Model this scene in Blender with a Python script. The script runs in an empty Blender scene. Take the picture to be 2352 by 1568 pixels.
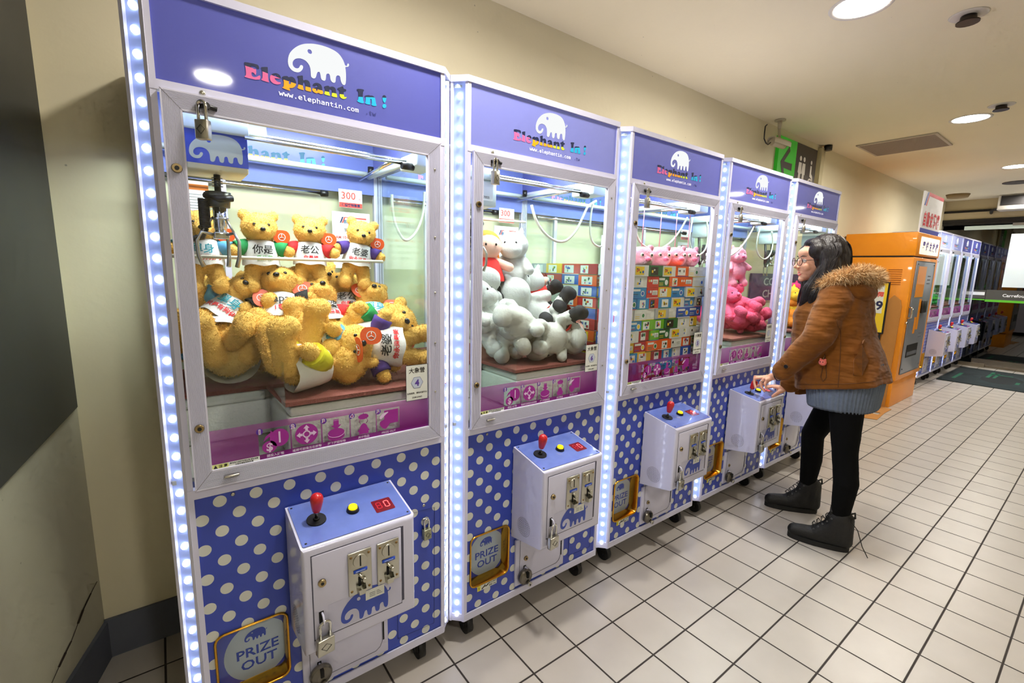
import bpy, bmesh, math, random, os
from mathutils import Vector, Matrix, Euler
from mathutils.geometry import tessellate_polygon
R = random.Random(7)
C = bpy.context.scene.collection
sin, cos, PI = math.sin, math.cos, math.pi
# ---------------------------------------------------------------- camera model (2352 x 1568)
CP = Vector((-0.0129, -1.3217, 1.4136)); YAW, PIT, ROL, FP = 0.6501, -0.1584, 0.0239, 1061.62
PW, FW = 0.7964, 0.7141          # machine pitch and front width
_fw = Vector((sin(YAW)*cos(PIT), cos(YAW)*cos(PIT), sin(PIT)))
_r0 = Vector((cos(YAW), -sin(YAW), 0)); _u0 = _r0.cross(_fw)
_r = cos(ROL)*_r0 + sin(ROL)*_u0; _u = -sin(ROL)*_r0 + cos(ROL)*_u0
def ray(px, py): return _fw + _r*((px-1176)/FP) - _u*((py-784)/FP)
def atY(px, py, Y=0.0): d = ray(px, py); return CP + d*((Y-CP.y)/d.y)
def atX(px, py, X): d = ray(px, py); return CP + d*((X-CP.x)/d.x)
def atZ(px, py, Z=0.0): d = ray(px, py); return CP + d*((Z-CP.z)/d.z)
cam = bpy.data.cameras.new('camera'); co = bpy.data.objects.new('camera', cam); C.objects.link(co)
cam.sensor_width = 36; cam.lens = FP/2352*36; cam.clip_start = .02; cam.clip_end = 100
M = Matrix((_r, _u, -_fw)).transposed().to_4x4(); M.translation = CP; co.matrix_world = M
bpy.context.scene.camera = co
# ---------------------------------------------------------------- materials
def lin(c): return tuple((x/255/12.92 if x/255 <= .04045 else ((x/255+.055)/1.055)**2.4) for x in c)
MATS = {}
def node_mat(name):
    m = bpy.data.materials.new(name); m.use_nodes = True; nt = m.node_tree; nt.nodes.clear()
    out = nt.nodes.new('ShaderNodeOutputMaterial'); return m, nt, out
def mat(name, col, rough=.5, metal=0., emit=0., ecol=None, bump=0., bscale=60., var=0., vscale=4., sheen=0., coat=0., spec=.5, sss=0.):
    if name in MATS: return MATS[name]
    m, nt, out = node_mat(name); N = nt.nodes.new; L = nt.links.new
    b = N('ShaderNodeBsdfPrincipled'); L(b.outputs[0], out.inputs[0])
    c = lin(col)+(1,)
    b.inputs['Base Color'].default_value = c; b.inputs['Roughness'].default_value = rough; b.inputs['Metallic'].default_value = metal
    b.inputs['Specular IOR Level'].default_value = spec
    if sheen: b.inputs['Sheen Weight'].default_value = sheen; b.inputs['Sheen Roughness'].default_value = .4; b.inputs['Sheen Tint'].default_value = c
    if coat: b.inputs['Coat Weight'].default_value = coat; b.inputs['Coat Roughness'].default_value = .05
    if sss: b.inputs['Subsurface Weight'].default_value = sss; b.inputs['Subsurface Radius'].default_value = (.01, .004, .002); b.inputs['Subsurface Scale'].default_value = 1.0
    if emit: b.inputs['Emission Color'].default_value = lin(ecol or col)+(1,); b.inputs['Emission Strength'].default_value = emit
    tc = N('ShaderNodeTexCoord') if (bump or var) else None
    if var:
        n = N('ShaderNodeTexNoise'); n.inputs['Scale'].default_value = vscale; n.inputs['Detail'].default_value = 5; L(tc.outputs['Object'], n.inputs['Vector'])
        r = N('ShaderNodeMapRange'); r.inputs['From Min'].default_value = .3; r.inputs['From Max'].default_value = .7; r.inputs['To Min'].default_value = 1-var; r.inputs['To Max'].default_value = 1+var*.6; L(n.outputs[0], r.inputs['Value'])
        h = N('ShaderNodeHueSaturation'); h.inputs['Color'].default_value = c; L(r.outputs[0], h.inputs['Value']); L(h.outputs[0], b.inputs['Base Color'])
    if bump:
        n = N('ShaderNodeTexNoise'); n.inputs['Scale'].default_value = bscale; n.inputs['Detail'].default_value = 3; L(tc.outputs['Object'], n.inputs['Vector'])
        bp = N('ShaderNodeBump'); bp.inputs['Strength'].default_value = bump; bp.inputs['Distance'].default_value = .004; L(n.outputs[0], bp.inputs['Height']); L(bp.outputs[0], b.inputs['Normal'])
    MATS[name] = m; return m
def emis(name, col, s):
    if name in MATS: return MATS[name]
    m, nt, out = node_mat(name); e = nt.nodes.new('ShaderNodeEmission'); e.inputs[0].default_value = lin(col)+(1,); e.inputs[1].default_value = s
    nt.links.new(e.outputs[0], out.inputs[0]); MATS[name] = m; return m
def math_node(nt, op, a, b=None, c=None):
    n = nt.nodes.new('ShaderNodeMath'); n.operation = op
    for i, v in enumerate((a, b, c)):
        if v is None: continue
        if isinstance(v, (int, float)): n.inputs[i].default_value = v
        else: nt.links.new(v, n.inputs[i])
    return n.outputs[0]
def glass(name, tint=(235, 250, 245), f0=.045, grad=None):
    """thin clear pane: see-through plus mirror reflection rising at grazing angles"""
    m, nt, out = node_mat(name); N = nt.nodes.new; L = nt.links.new
    t = N('ShaderNodeBsdfTransparent'); t.inputs[0].default_value = lin(tint)+(1,)
    g = N('ShaderNodeBsdfGlossy'); g.inputs['Roughness'].default_value = .01
    lw = N('ShaderNodeLayerWeight'); lw.inputs[0].default_value = .5
    p = math_node(nt, 'POWER', lw.outputs['Facing'], 5.0); f = math_node(nt, 'MULTIPLY_ADD', p, 1-f0, f0)
    mx = N('ShaderNodeMixShader'); L(f, mx.inputs[0]); L(t.outputs[0], mx.inputs[1]); L(g.outputs[0], mx.inputs[2]); L(mx.outputs[0], out.inputs[0])
    MATS[name] = m; return m
# ---------------------------------------------------------------- mesh builder
def V3(p): return Vector(p)
class MB:
    def __init__(s): s.v = []; s.f = []; s.m = []; s.s = []
    def add(s, vs, fs, mi=0, smooth=False):
        o = len(s.v); s.v += [tuple(v) for v in vs]
        for f in fs: s.f.append(tuple(i+o for i in f)); s.m.append(mi); s.s.append(smooth)
        return s
    def box(s, lo, hi, mi=0):
        x0, y0, z0 = lo; x1, y1, z1 = hi
        vs = [(x0,y0,z0),(x1,y0,z0),(x1,y1,z0),(x0,y1,z0),(x0,y0,z1),(x1,y0,z1),(x1,y1,z1),(x0,y1,z1)]
        return s.add(vs, [(0,3,2,1),(4,5,6,7),(0,1,5,4),(1,2,6,5),(2,3,7,6),(3,0,4,7)], mi)
    def bbox(s, lo, hi, r=.004, seg=2, mi=0, M=None):
        b = bmesh.new(); bmesh.ops.create_cube(b, size=1)
        lo = Vector(lo); hi = Vector(hi)
        for v in b.verts: v.co = Vector([lo[i]+(v.co[i]+.5)*(hi[i]-lo[i]) for i in range(3)])
        bmesh.ops.bevel(b, geom=b.edges[:], offset=r, segments=seg, affect='EDGES', profile=.5)
        return s.bm(b, mi, M, True)
    def bm(s, b, mi=0, M=None, smooth=False):
        b.verts.index_update()
        s.add([(M @ v.co if M else v.co.copy()) for v in b.verts], [[v.index for v in f.verts] for f in b.faces], mi, smooth); b.free(); return s
    def quad(s, a, b, c, d, mi=0): return s.add([a,b,c,d], [(0,1,2,3)], mi)
    def cyl(s, p0, p1, r0, r1=None, n=16, mi=0, smooth=True, caps=True):
        r1 = r0 if r1 is None else r1; p0 = V3(p0); p1 = V3(p1); d = (p1-p0).normalized()
        a = d.orthogonal().normalized(); b = d.cross(a); vs = []; 
        for p, r in ((p0, r0), (p1, r1)): vs += [p+(a*cos(2*PI*i/n)+b*sin(2*PI*i/n))*r for i in range(n)]
        s.add(vs, [(i, (i+1)%n, n+(i+1)%n, n+i) for i in range(n)], mi, smooth)
        if caps: s.add(vs, [tuple(range(n-1,-1,-1)), tuple(range(n, 2*n))], mi)
        return s
    def tube(s, pts, r, n=8, mi=0, closed=False):
        pts = [V3(p) for p in pts]; k = len(pts); vs = []; a = None
        rr = r if isinstance(r, (list, tuple)) else [r]*k
        for i, p in enumerate(pts):
            d = (pts[(i+1) % k]-pts[i-1]) if closed else (pts[min(i+1, k-1)]-pts[max(i-1, 0)])
            d.normalize(); a = d.orthogonal() if a is None else a-d*a.dot(d); a.normalize(); b = d.cross(a)
            vs += [p+(a*cos(2*PI*j/n)+b*sin(2*PI*j/n))*rr[i] for j in range(n)]
        fs = [(i*n+j, i*n+(j+1)%n, ((i+1)%k)*n+(j+1)%n, ((i+1)%k)*n+j) for i in range(k if closed else k-1) for j in range(n)]
        s.add(vs, fs, mi, True)
        if not closed: s.add(vs, [tuple(range(n-1,-1,-1)), tuple(range((k-1)*n, k*n))], mi)
        return s
    def sph(s, c, r, mi=0, nu=16, nv=10, M=None):
        r = (r, r, r) if isinstance(r, (int, float)) else r; c = V3(c); vs = []
        for i in range(nv+1):
            t = PI*i/nv
            for j in range(nu):
                p = Vector((sin(t)*cos(2*PI*j/nu)*r[0], sin(t)*sin(2*PI*j/nu)*r[1], cos(t)*r[2])); vs.append(c+(M @ p if M else p))
        return s.add(vs, [(i*nu+j, (i+1)*nu+j, (i+1)*nu+(j+1)%nu, i*nu+(j+1)%nu) for i in range(nv) for j in range(nu)], mi, True)
    def prism(s, poly, fn0, fn1, mi=0, mi_side=None):
        """poly: 2-D outline; fn0/fn1 map (u,v) to the near and far cap"""
        n = len(poly); a = [fn0(*p) for p in poly]; b = [fn1(*p) for p in poly]; tr = tessellate_polygon([[Vector((p[0], p[1], 0)) for p in poly]])
        s.add(a, [tuple(t) for t in tr], mi); s.add(b, [tuple(reversed(t)) for t in tr], mi)
        return s.add(a+b, [(i, (i+1)%n, n+(i+1)%n, n+i) for i in range(n)], mi if mi_side is None else mi_side)
    def flat(s, loops, fn, mi=0):
        """flat print: outline (and holes) given as 2-D loops, mapped by fn"""
        tr = tessellate_polygon([[Vector((p[0], p[1], 0)) for p in l] for l in loops]); pts = [p for l in loops for p in l]
        return s.add([fn(*p) for p in pts], [tuple(t) for t in tr], mi)
    def txt(s, body, fn, size=1., mi=0, bold=0., font=None, align='CENTER', sx=1.):
        vs, fs = text_mesh(body, size, bold, font, align); return s.add([fn(v[0]*sx, v[1]) for v in vs], fs, mi)
    def build(s, name, mats, parent=None, loc=None):
        me = bpy.data.meshes.new(name); me.from_pydata(s.v, [], s.f)
        for m in (mats if isinstance(mats, (list, tuple)) else [mats]): me.materials.append(m)
        me.polygons.foreach_set('material_index', s.m); me.polygons.foreach_set('use_smooth', s.s)
        if not any(s.s) or True:
            b = bmesh.new(); b.from_mesh(me)
            if len(s.v) < 60000: bmesh.ops.remove_doubles(b, verts=b.verts, dist=1e-6)
            bmesh.ops.recalc_face_normals(b, faces=b.faces); b.to_mesh(me); b.free()
        o = bpy.data.objects.new(name, me); C.objects.link(o); o.parent = parent
        if loc: o.location = loc
        return o
FONT = {}
def get_font(k):
    if k not in FONT:
        FONT[k] = None
        try: FONT[k] = bpy.data.fonts.load(os.path.join(bpy.utils.system_resource('DATAFILES'), 'fonts', k))
        except Exception: pass
    return FONT[k]
_tc = {}
def text_mesh(body, size, bold, font, align):
    k = (body, size, bold, font, align)
    if k not in _tc:
        c = bpy.data.curves.new('t', 'FONT'); c.body = body; c.size = size; c.offset = bold; c.align_x = align; c.resolution_u = 2
        f = get_font(font) if font else None
        if f: c.font = f
        o = bpy.data.objects.new('t', c); C.objects.link(o); dg = bpy.context.evaluated_depsgraph_get()
        me = bpy.data.meshes.new_from_object(o.evaluated_get(dg)); vs = [tuple(v.co) for v in me.vertices]; fs = [tuple(p.vertices) for p in me.polygons]
        bpy.data.objects.remove(o); bpy.data.curves.remove(c); bpy.data.meshes.remove(me); _tc[k] = (vs, fs)
    return _tc[k]
MONO = 'DejaVuSansMono.woff2'
# ---------------------------------------------------------------- things
def thing(name, label, cat, loc=(0,0,0), rz=0, group=None, parent=None):
    o = bpy.data.objects.new(name, None); o.empty_display_size = .05; C.objects.link(o); o.location = loc; o.rotation_euler = (0,0,rz)
    return tag(o, label, cat, group)
def tag(o, label=None, cat=None, group=None, kind=None):
    if label: o['label'] = label
    if cat: o['category'] = cat
    if group: o['group'] = group
    if kind: o['kind'] = kind
    return o
def struct(o, label=None): o['kind'] = 'structure'; o['label'] = label or o.name; return o
def kids(o): return [c for c in bpy.data.objects if c.parent == o]
def dup(o, parent=None, skip=()):
    n = o.copy(); C.objects.link(n); n.parent = parent
    for c in KIDS.get(o.name, kids(o)):
        if c.name.split('.')[0] not in skip: dup(c, n, skip)
    return n
KIDS = {}
def freeze_kids():
    KIDS.clear()
    for c in bpy.data.objects:
        if c.parent: KIDS.setdefault(c.parent.name, []).append(c)
        KIDS.setdefault(c.name, [])
def smooth_loop(p, it=2):
    for _ in range(it):
        q = []
        for i in range(len(p)):
            a, b = p[i], p[(i+1) % len(p)]; q += [(a[0]*.75+b[0]*.25, a[1]*.75+b[1]*.25), (a[0]*.25+b[0]*.75, a[1]*.25+b[1]*.75)]
        p = q
    return p
def rrect(x0, z0, x1, z1, r, n=5):
    out = []
    for cx, cz, a in ((x1-r, z1-r, 0), (x0+r, z1-r, 90), (x0+r, z0+r, 180), (x1-r, z0+r, 270)):
        out += [(cx+r*cos(math.radians(a+90*i/n)), cz+r*sin(math.radians(a+90*i/n))) for i in range(n+1)]
    return out
def circ(x, z, r, n=24, rz=None): return [(x+r*cos(2*PI*i/n), z+(rz or r)*sin(2*PI*i/n)) for i in range(n)]
def rect(x0, z0, x1, z1): return [(x0,z0),(x1,z0),(x1,z1),(x0,z1)]
def FY(y): return lambda u, v: (u, y, v)
# common materials
ALU = mat('white_powder_coat', (214, 214, 238), .3, coat=.3)
ALU2 = mat('white_door_frame', (216, 216, 236), .35)
BOXW = mat('control_box_white', (208, 208, 232), .22, coat=.4)
BLACK = mat('black_plastic', (14, 14, 16), .4)
GAP = mat('dark_gap', (6, 6, 8), .8)
CHROME = mat('chrome', (215, 215, 210), .12, 1.)
STEEL = mat('brushed_steel', (190, 188, 176), .3, 1.)
BRASS = mat('brass_lock', (170, 150, 110), .3, 1.)
GOLD = mat('gold_trim', (212, 160, 60), .2, 1.)
BLUE = mat('logo_blue', (52, 76, 178), .35)
INTW = mat('interior_white', (222, 238, 236), .4)
RED = mat('red_knob', (196, 22, 30), .3, coat=.3)
GLS = glass('clear_glass', (253, 255, 254), .03); GLS2 = glass('side_glass', (251, 255, 253), .03)
# ---------------------------------------------------------------- room
ZC, YB, XE = 2.67, .70, 10.55
def floor_mat():
    m, nt, out = node_mat('floor_tiles'); N = nt.nodes.new; L = nt.links.new
    b = N('ShaderNodeBsdfPrincipled'); L(b.outputs[0], out.inputs[0]); tc = N('ShaderNodeTexCoord'); sp = N('ShaderNodeSeparateXYZ'); L(tc.outputs['Object'], sp.inputs[0])
    u = math_node(nt, 'MULTIPLY_ADD', sp.outputs[0], 1/.2073, -1.143/.2073); v = math_node(nt, 'MULTIPLY_ADD', sp.outputs[1], 1/.1975, .052/.1975)
    fu = math_node(nt, 'ABSOLUTE', math_node(nt, 'SUBTRACT', math_node(nt, 'FRACT', math_node(nt, 'ADD', u, .5)), .5))
    fv = math_node(nt, 'ABSOLUTE', math_node(nt, 'SUBTRACT', math_node(nt, 'FRACT', math_node(nt, 'ADD', v, .5)), .5))
    e = math_node(nt, 'MINIMUM', fu, fv); mask = N('ShaderNodeMapRange'); mask.inputs['From Min'].default_value = .013; mask.inputs['From Max'].default_value = .02; L(e, mask.inputs['Value'])
    cb = N('ShaderNodeCombineXYZ'); L(math_node(nt, 'FLOOR', u), cb.inputs[0]); L(math_node(nt, 'FLOOR', v), cb.inputs[1])
    wn = N('ShaderNodeTexWhiteNoise'); L(cb.outputs[0], wn.inputs[0])
    ns = N('ShaderNodeTexNoise'); ns.inputs['Scale'].default_value = 6; ns.inputs['Detail'].default_value = 6; L(tc.outputs['Object'], ns.inputs['Vector'])
    a = math_node(nt, 'MULTIPLY_ADD', wn.outputs[0], .07, .92); a2 = math_node(nt, 'MULTIPLY_ADD', ns.outputs[0], .22, -.11); val = math_node(nt, 'ADD', a, a2)
    h = N('ShaderNodeHueSaturation'); h.inputs['Color'].default_value = lin((188, 181, 172))+(1,); L(val, h.inputs['Value'])
    mx = N('ShaderNodeMix'); mx.data_type = 'RGBA'; mx.inputs[6].default_value = lin((44, 36, 32))+(1,); L(mask.outputs[0], mx.inputs[0]); L(h.outputs[0], mx.inputs[7]); L(mx.outputs[2], b.inputs['Base Color'])
    rg = math_node(nt, 'MULTIPLY_ADD', mask.outputs[0], -.42, .75); L(rg, b.inputs['Roughness'])
    bp = N('ShaderNodeBump'); bp.inputs['Strength'].default_value = .5; bp.inputs['Distance'].default_value = .003; L(mask.outputs[0], bp.inputs['Height']); L(bp.outputs[0], b.inputs['Normal'])
    return m
def wall_mat(name, col, dirt=.1):
    m, nt, out = node_mat(name); N = nt.nodes.new; L = nt.links.new
    b = N('ShaderNodeBsdfPrincipled'); b.inputs['Roughness'].default_value = .75; L(b.outputs[0], out.inputs[0]); tc = N('ShaderNodeTexCoord')
    n = N('ShaderNodeTexNoise'); n.inputs['Scale'].default_value = 1.6; n.inputs['Detail'].default_value = 8; L(tc.outputs['Object'], n.inputs['Vector'])
    v = N('ShaderNodeTexVoronoi'); v.inputs['Scale'].default_value = 7; L(tc.outputs['Object'], v.inputs['Vector'])
    sp = N('ShaderNodeMapRange'); sp.inputs['From Min'].default_value = .012; sp.inputs['From Max'].default_value = .03; sp.inputs['To Min'].default_value = .55; L(v.outputs['Distance'], sp.inputs['Value'])
    a = math_node(nt, 'MULTIPLY', math_node(nt, 'MULTIPLY_ADD', n.outputs[0], dirt*2, 1-dirt), sp.outputs[0])
    h = N('ShaderNodeHueSaturation'); h.inputs['Color'].default_value = lin(col)+(1,); L(a, h.inputs['Value']); L(h.outputs[0], b.inputs['Base Color'])
    n2 = N('ShaderNodeTexNoise'); n2.inputs['Scale'].default_value = 40; L(tc.outputs['Object'], n2.inputs['Vector'])
    bp = N('ShaderNodeBump'); bp.inputs['Strength'].default_value = .15; bp.inputs['Distance'].default_value = .004; L(n2.outputs[0], bp.inputs['Height']); L(bp.outputs[0], b.inputs['Normal']); return m
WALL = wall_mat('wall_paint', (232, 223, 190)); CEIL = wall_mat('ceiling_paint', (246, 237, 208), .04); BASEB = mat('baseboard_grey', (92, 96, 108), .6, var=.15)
FLOOR = floor_mat()
XF, YR = -3.2, -4.6
lw0 = Vector((-.262, YB, 0)); lwd = Vector((-.285, -1, 0)); lwe = lw0+lwd*((YB-YR))          # left wall leans outward from the corner
struct(MB().box((XF, YR, -.1), (XE+.1, YB+.1, 0)).build('floor', FLOOR))
struct(MB().box((XF, YR, ZC), (XE+.1, YB+.1, ZC+.1)).build('ceiling', CEIL))
m = MB(); m.box((-.4, YB, 0), (XE+.1, YB+.1, ZC))
struct(m.build('wall_back', WALL))
def slab(a, b, z0, z1, n, t): # wall slab from a to b with thickness t along n
    a = V3(a); b = V3(b); n = V3(n)*t; q = MB()
    vs = [(a.x,a.y,z0),(b.x,b.y,z0),(b.x,b.y,z1),(a.x,a.y,z1)]; vs2 = [(x+n.x, y+n.y, z) for x, y, z in vs]
    return q.add(vs+vs2, [(0,1,2,3),(7,6,5,4),(0,4,5,1),(1,5,6,2),(2,6,7,3),(3,7,4,0)])
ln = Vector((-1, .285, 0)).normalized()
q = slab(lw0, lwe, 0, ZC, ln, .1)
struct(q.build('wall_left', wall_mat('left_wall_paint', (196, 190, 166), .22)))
struct(MB().box((XF, YR-.1, 0), (XE+.1, YR, ZC)).build('wall_right', WALL))
def lwp(px, py, off=0): # traced point on the left wall plane
    d = ray(px, py); nn = -ln; t = ((lw0-CP).dot(nn))/d.dot(nn); return CP+d*t+nn*off
# dark grey panel covering the upper left wall
DK = mat('dark_panel', (72, 72, 66), .5, var=.08)
a = lwp(165, 935, .001); b0 = lwp(0, 1105, .001); e = b0+(b0-a)*2.2
q = MB(); pts = [a, e, Vector((e.x, e.y, ZC)), Vector((a.x, a.y, ZC))]; n3 = (-ln)*.014
vs = [p for p in pts]+[p+n3 for p in pts]; q.add(vs, [(0,1,2,3),(7,6,5,4),(0,4,5,1),(1,5,6,2),(2,6,7,3),(3,7,4,0)])
struct(q.build('trim_1', DK))
# crack and scuffs on the lower left wall
q = MB(); CR = mat('wall_crack', (52, 36, 26), .9)
cr = [(222,1335),(208,1362),(190,1400),(178,1432),(163,1472),(150,1498),(134,1532),(118,1568)]
for i in range(len(cr)-1):
    w = .9+.9*(i % 3); q.quad(lwp(cr[i][0]-w, cr[i][1], .0012), lwp(cr[i][0]+w, cr[i][1], .0012), lwp(cr[i+1][0]+w, cr[i+1][1], .0012), lwp(cr[i+1][0]-w, cr[i+1][1], .0012))
c_ = q.build('wall_crack', CR); c_.parent = bpy.data.objects['wall_left']
q = slab(lw0, lwe, 0, .142, -ln, .012); struct(q.build('baseboard_left', BASEB))
struct(MB().box((-.262, YB-.012, 0), (XE, YB, .148)).build('baseboard_back', BASEB))
# dark joint lines on the back wall top corner
# end wall: beige band, lintel, glass doors
ENDW = wall_mat('end_wall_paint', (206, 190, 150)); ALD = mat('door_aluminium', (150, 140, 122), .35, .6); DKM = mat('dark_metal', (40, 38, 36), .4, .5)
struct(MB().box((XE, YR, 2.50), (XE+.12, YB+.02, ZC)).build('wall_end', ENDW))
q = MB(); q.box((XE-.03, YR, 2.47), (XE+.1, YB, 2.505), 1); q.box((XE-.02, YR, 2.36), (XE+.1, YB, 2.47)); q.box((XE-.04, YR, 2.315), (XE+.1, YB, 2.36), 1); q.box((XE-.02, YR, 2.27), (XE+.1, YB, 2.315), 1)
struct(q.build('trim_2', [ENDW, DKM]))
q = MB(); q.box((XE-.03, YR, 2.19), (XE+.04, .42, 2.25)); q.box((XE-.045, YR, 2.235), (XE+.02, -.12, 2.275), 1)
struct(q.build('trim_3', [mat('door_head_rail', (206, 220, 205), .3, emit=.25, ecol=(200, 215, 200)), mat('steel_rail', (150, 148, 142), .3, .9)]))
q = MB(); q.box((XE-.02, YR, 0), (XE+.06, YB, .035), 0); q.box((XE-.05, YR, .035), (XE+.03, .06, .13), 1); q.box((XE-.09, -.1, .0), (XE-.05, .3, .06), 0)
struct(q.build('trim_4', [ALD, mat('door_bottom_rail', (165, 156, 142), .25, .9)]))
DG = glass('door_glass', (120, 138, 128), .09)
for k, (y0, y1) in enumerate(((.02, YB), (-1.2, .06), (-2.5, -1.16), (YR, -2.46))):
    dd = struct(MB().box((XE-.006+.02*(k % 2), y0, .12), (XE+.006+.02*(k % 2), y1, 2.2)).build('door_%d' % (k+1), DG))
# wide grey band with a green line across the sliding doors, with the shop name
GB = mat('band_grey', (74, 72, 66), .5); GG = mat('band_green', (96, 190, 40), .6); WH = mat('white_print', (240, 240, 238), .5); WHE = emis('white_lit', (235, 240, 240), .9)
q = MB(); q.box((XE-.012, -2.4, 1.09), (XE-.007, .035, 1.245)); q.box((XE-.012, -2.4, 1.055), (XE-.007, .035, 1.09), 1)
q.txt('Carrefour', lambda u, v: (XE-.0135, -.15-u, 1.142+v), .064, 2, .0015, align='LEFT')
q.box((XE-.012, .04, 1.10), (XE-.007, .30, 1.235)); q.box((XE-.012, .04, 1.075), (XE-.007, .30, 1.092), 1); q.box((XE-.014, .05, 1.155), (XE-.012, .19, 1.205), 2)
tag(q.build('door_band', [GB, GG, WH]), 'grey and green band with white lettering across the glass doors', 'sign')
# white poster on the glass
q = MB(); pc = [atX(2325,535,XE-.02), atX(2500,545,XE-.02), atX(2475,690,XE-.02), atX(2300,657,XE-.02)]
q.box((XE-.016, -1.0, 1.292), (XE-.012, -.125, 2.11))
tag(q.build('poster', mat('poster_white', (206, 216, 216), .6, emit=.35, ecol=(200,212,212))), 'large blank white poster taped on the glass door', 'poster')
# night street beyond the doors
NIGHT = mat('night_paving', (44, 46, 44), .6); struct(MB().box((XE+.1, -6, -.12), (XE+9, 4, -.02)).build('ground', NIGHT))
q = MB(); q.box((XE+8, -6, -.1), (XE+8.2, 4, 5)); struct(q.build('wall_far', mat('night_facade', (16, 17, 18), .8)))
# door mat
MATM = mat('mat_dark', (30, 42, 44), .9, var=.3, vscale=6, bump=.3); MG = mat('mat_green', (28, 92, 66), .9)
q = MB(); mp = [atZ(*p) for p in ((2148,870),(2211,841),(2352,853),(2420,860),(2400,915),(2352,902))]
q.bbox((8.62, -1.5, .0), (10.2, .13, .012), .004, 1)
q.flat([circ(9.35, -.42, .38, 30)], lambda u, v: (u*1.0, v*.55-.2, .0124), 1)  # oval area of the mat in a darker colour
for x0, y0, x1, y1 in ((9.4,-.3,10.0,-.26),(9.4,-.36,9.9,-.33),(9.1,-.62,9.3,-.58),(9.75,-.5,9.8,-.28),(8.9,-.02,9.5,.02)): q.flat([rect(x0,y0,x1,y1)], lambda u, v: (u, v, .0126), 2)
tag(q.build('door_mat', [MATM, mat('mat_dark_oval', (20, 26, 28), .9), MG]), 'dark green and black rubber mat on the tiles before the glass doors', 'mat')
# ---------------------------------------------------------------- ceiling fixtures
LAMPG = emis('downlight_glow', (255, 252, 244), 30)
lamps = [(x, -.38) for x in (.80, 2.72, 5.23, 7.76, 10.06)]+[(x, -2.69) for x in (.39, 7.49, 9.8)]
RIM = mat('lamp_rim', (226, 222, 214), .4)
names = ['above the first claw machine', 'above the third claw machine', 'beside the perforated vent', 'second from the glass doors', 'closest to the glass doors']
def lamp(k, x, y):
    far = y < -1
    t = thing('ceiling_downlight', 'round recessed white downlight '+(('in the opposite row, ' if far else '')+(names[k] if k < 5 else ('above the first machine', 'third from the doors', 'nearest the doors')[k-5])), 'ceiling light', (x, y, ZC), group='recessed downlights')
    q = MB(); n = 32
    for j in range(n):
        a, b = 2*PI*j/n, 2*PI*(j+1)/n
        for (r0, z0, r1, z1) in ((.13, -.001, .126, -.006), (.126, -.006, .112, -.004), (.112, -.004, .108, -.001)):
            q.add([(r0*cos(a), r0*sin(a), z0), (r0*cos(b), r0*sin(b), z0), (r1*cos(b), r1*sin(b), z1), (r1*cos(a), r1*sin(a), z1)], [(0,1,2,3)], 0, True)
    q.build('rim', RIM, t)
    q = MB(); q.cyl((0,0,-.0005), (0,0,-.003), .108, n=32); q.build('lens', LAMPG, t)
    L_ = bpy.data.lights.new('downlight', 'AREA'); L_.shape = 'DISK'; L_.size = .2; L_.energy = LAMP_W; L_.color = (1, .945, .86); L_.spread = math.radians(170)
    lo = bpy.data.objects.new('downlight_source', L_); C.objects.link(lo); lo.parent = t; lo.location = (0, 0, -.006)
LAMP_W = 26
for k, (x, y) in enumerate(lamps): lamp(k, x, y)
def sprinkler(x, y, label):
    t = thing('ceiling_sprinkler', label, 'sprinkler', (x, y, ZC), group='sprinkler heads')
    q = MB(); q.cyl((0,0,0), (0,0,-.004), .075, .07, n=28); q.build('plate', RIM, t)
    q = MB(); q.cyl((0,0,-.004), (0,0,-.03), .03, .034, n=16); q.cyl((0,0,-.03), (0,0,-.036), .045, n=16); q.build('nozzle', mat('sprinkler_metal', (70, 62, 58), .4, .8), t)
sprinkler(3.204, -.675, 'round sprinkler head in a white ceiling plate near the top right corner')
sprinkler(4.994, -.579, 'small sprinkler head in the ceiling beside the oval downlight above the vent')
t = thing('smoke_detector', 'small round beige smoke detector on the ceiling far end near the door beam', 'smoke detector', (10.11-.35, .43, ZC))
q = MB(); q.cyl((0,0,0), (0,0,-.05), .14, .12, n=28); q.build('body', mat('detector', (150, 126, 84), .6), t)
t = thing('ceiling_speaker', 'dark round grille in the ceiling just before the last downlight', 'ceiling speaker', (9.02, -.27, ZC))
q = MB(); q.cyl((0,0,0), (0,0,-.008), .15, n=32); q.build('grille', mat('grille_dark', (88, 80, 74), .7, .3), t)
# perforated vent
t = thing('ceiling_vent', 'perforated rectangular metal vent panel in the ceiling', 'ceiling vent', (0,0,0))
q = MB(); x0, x1, y0, y1 = 5.505, 6.095, -.13, .47; q.box((x0, y0, ZC-.012), (x1, y1, ZC-.001)); q.build('frame', mat('vent_frame', (196, 186, 172), .5), t)
q = MB(); x = x0+.025; VH = mat('vent_slot', (168, 154, 142), .6)
while x < x1-.02: q.box((x, y0+.02, ZC-.014), (x+.008, y1-.02, ZC-.0115)); x += .017
q.build('slats', VH, t)
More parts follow.
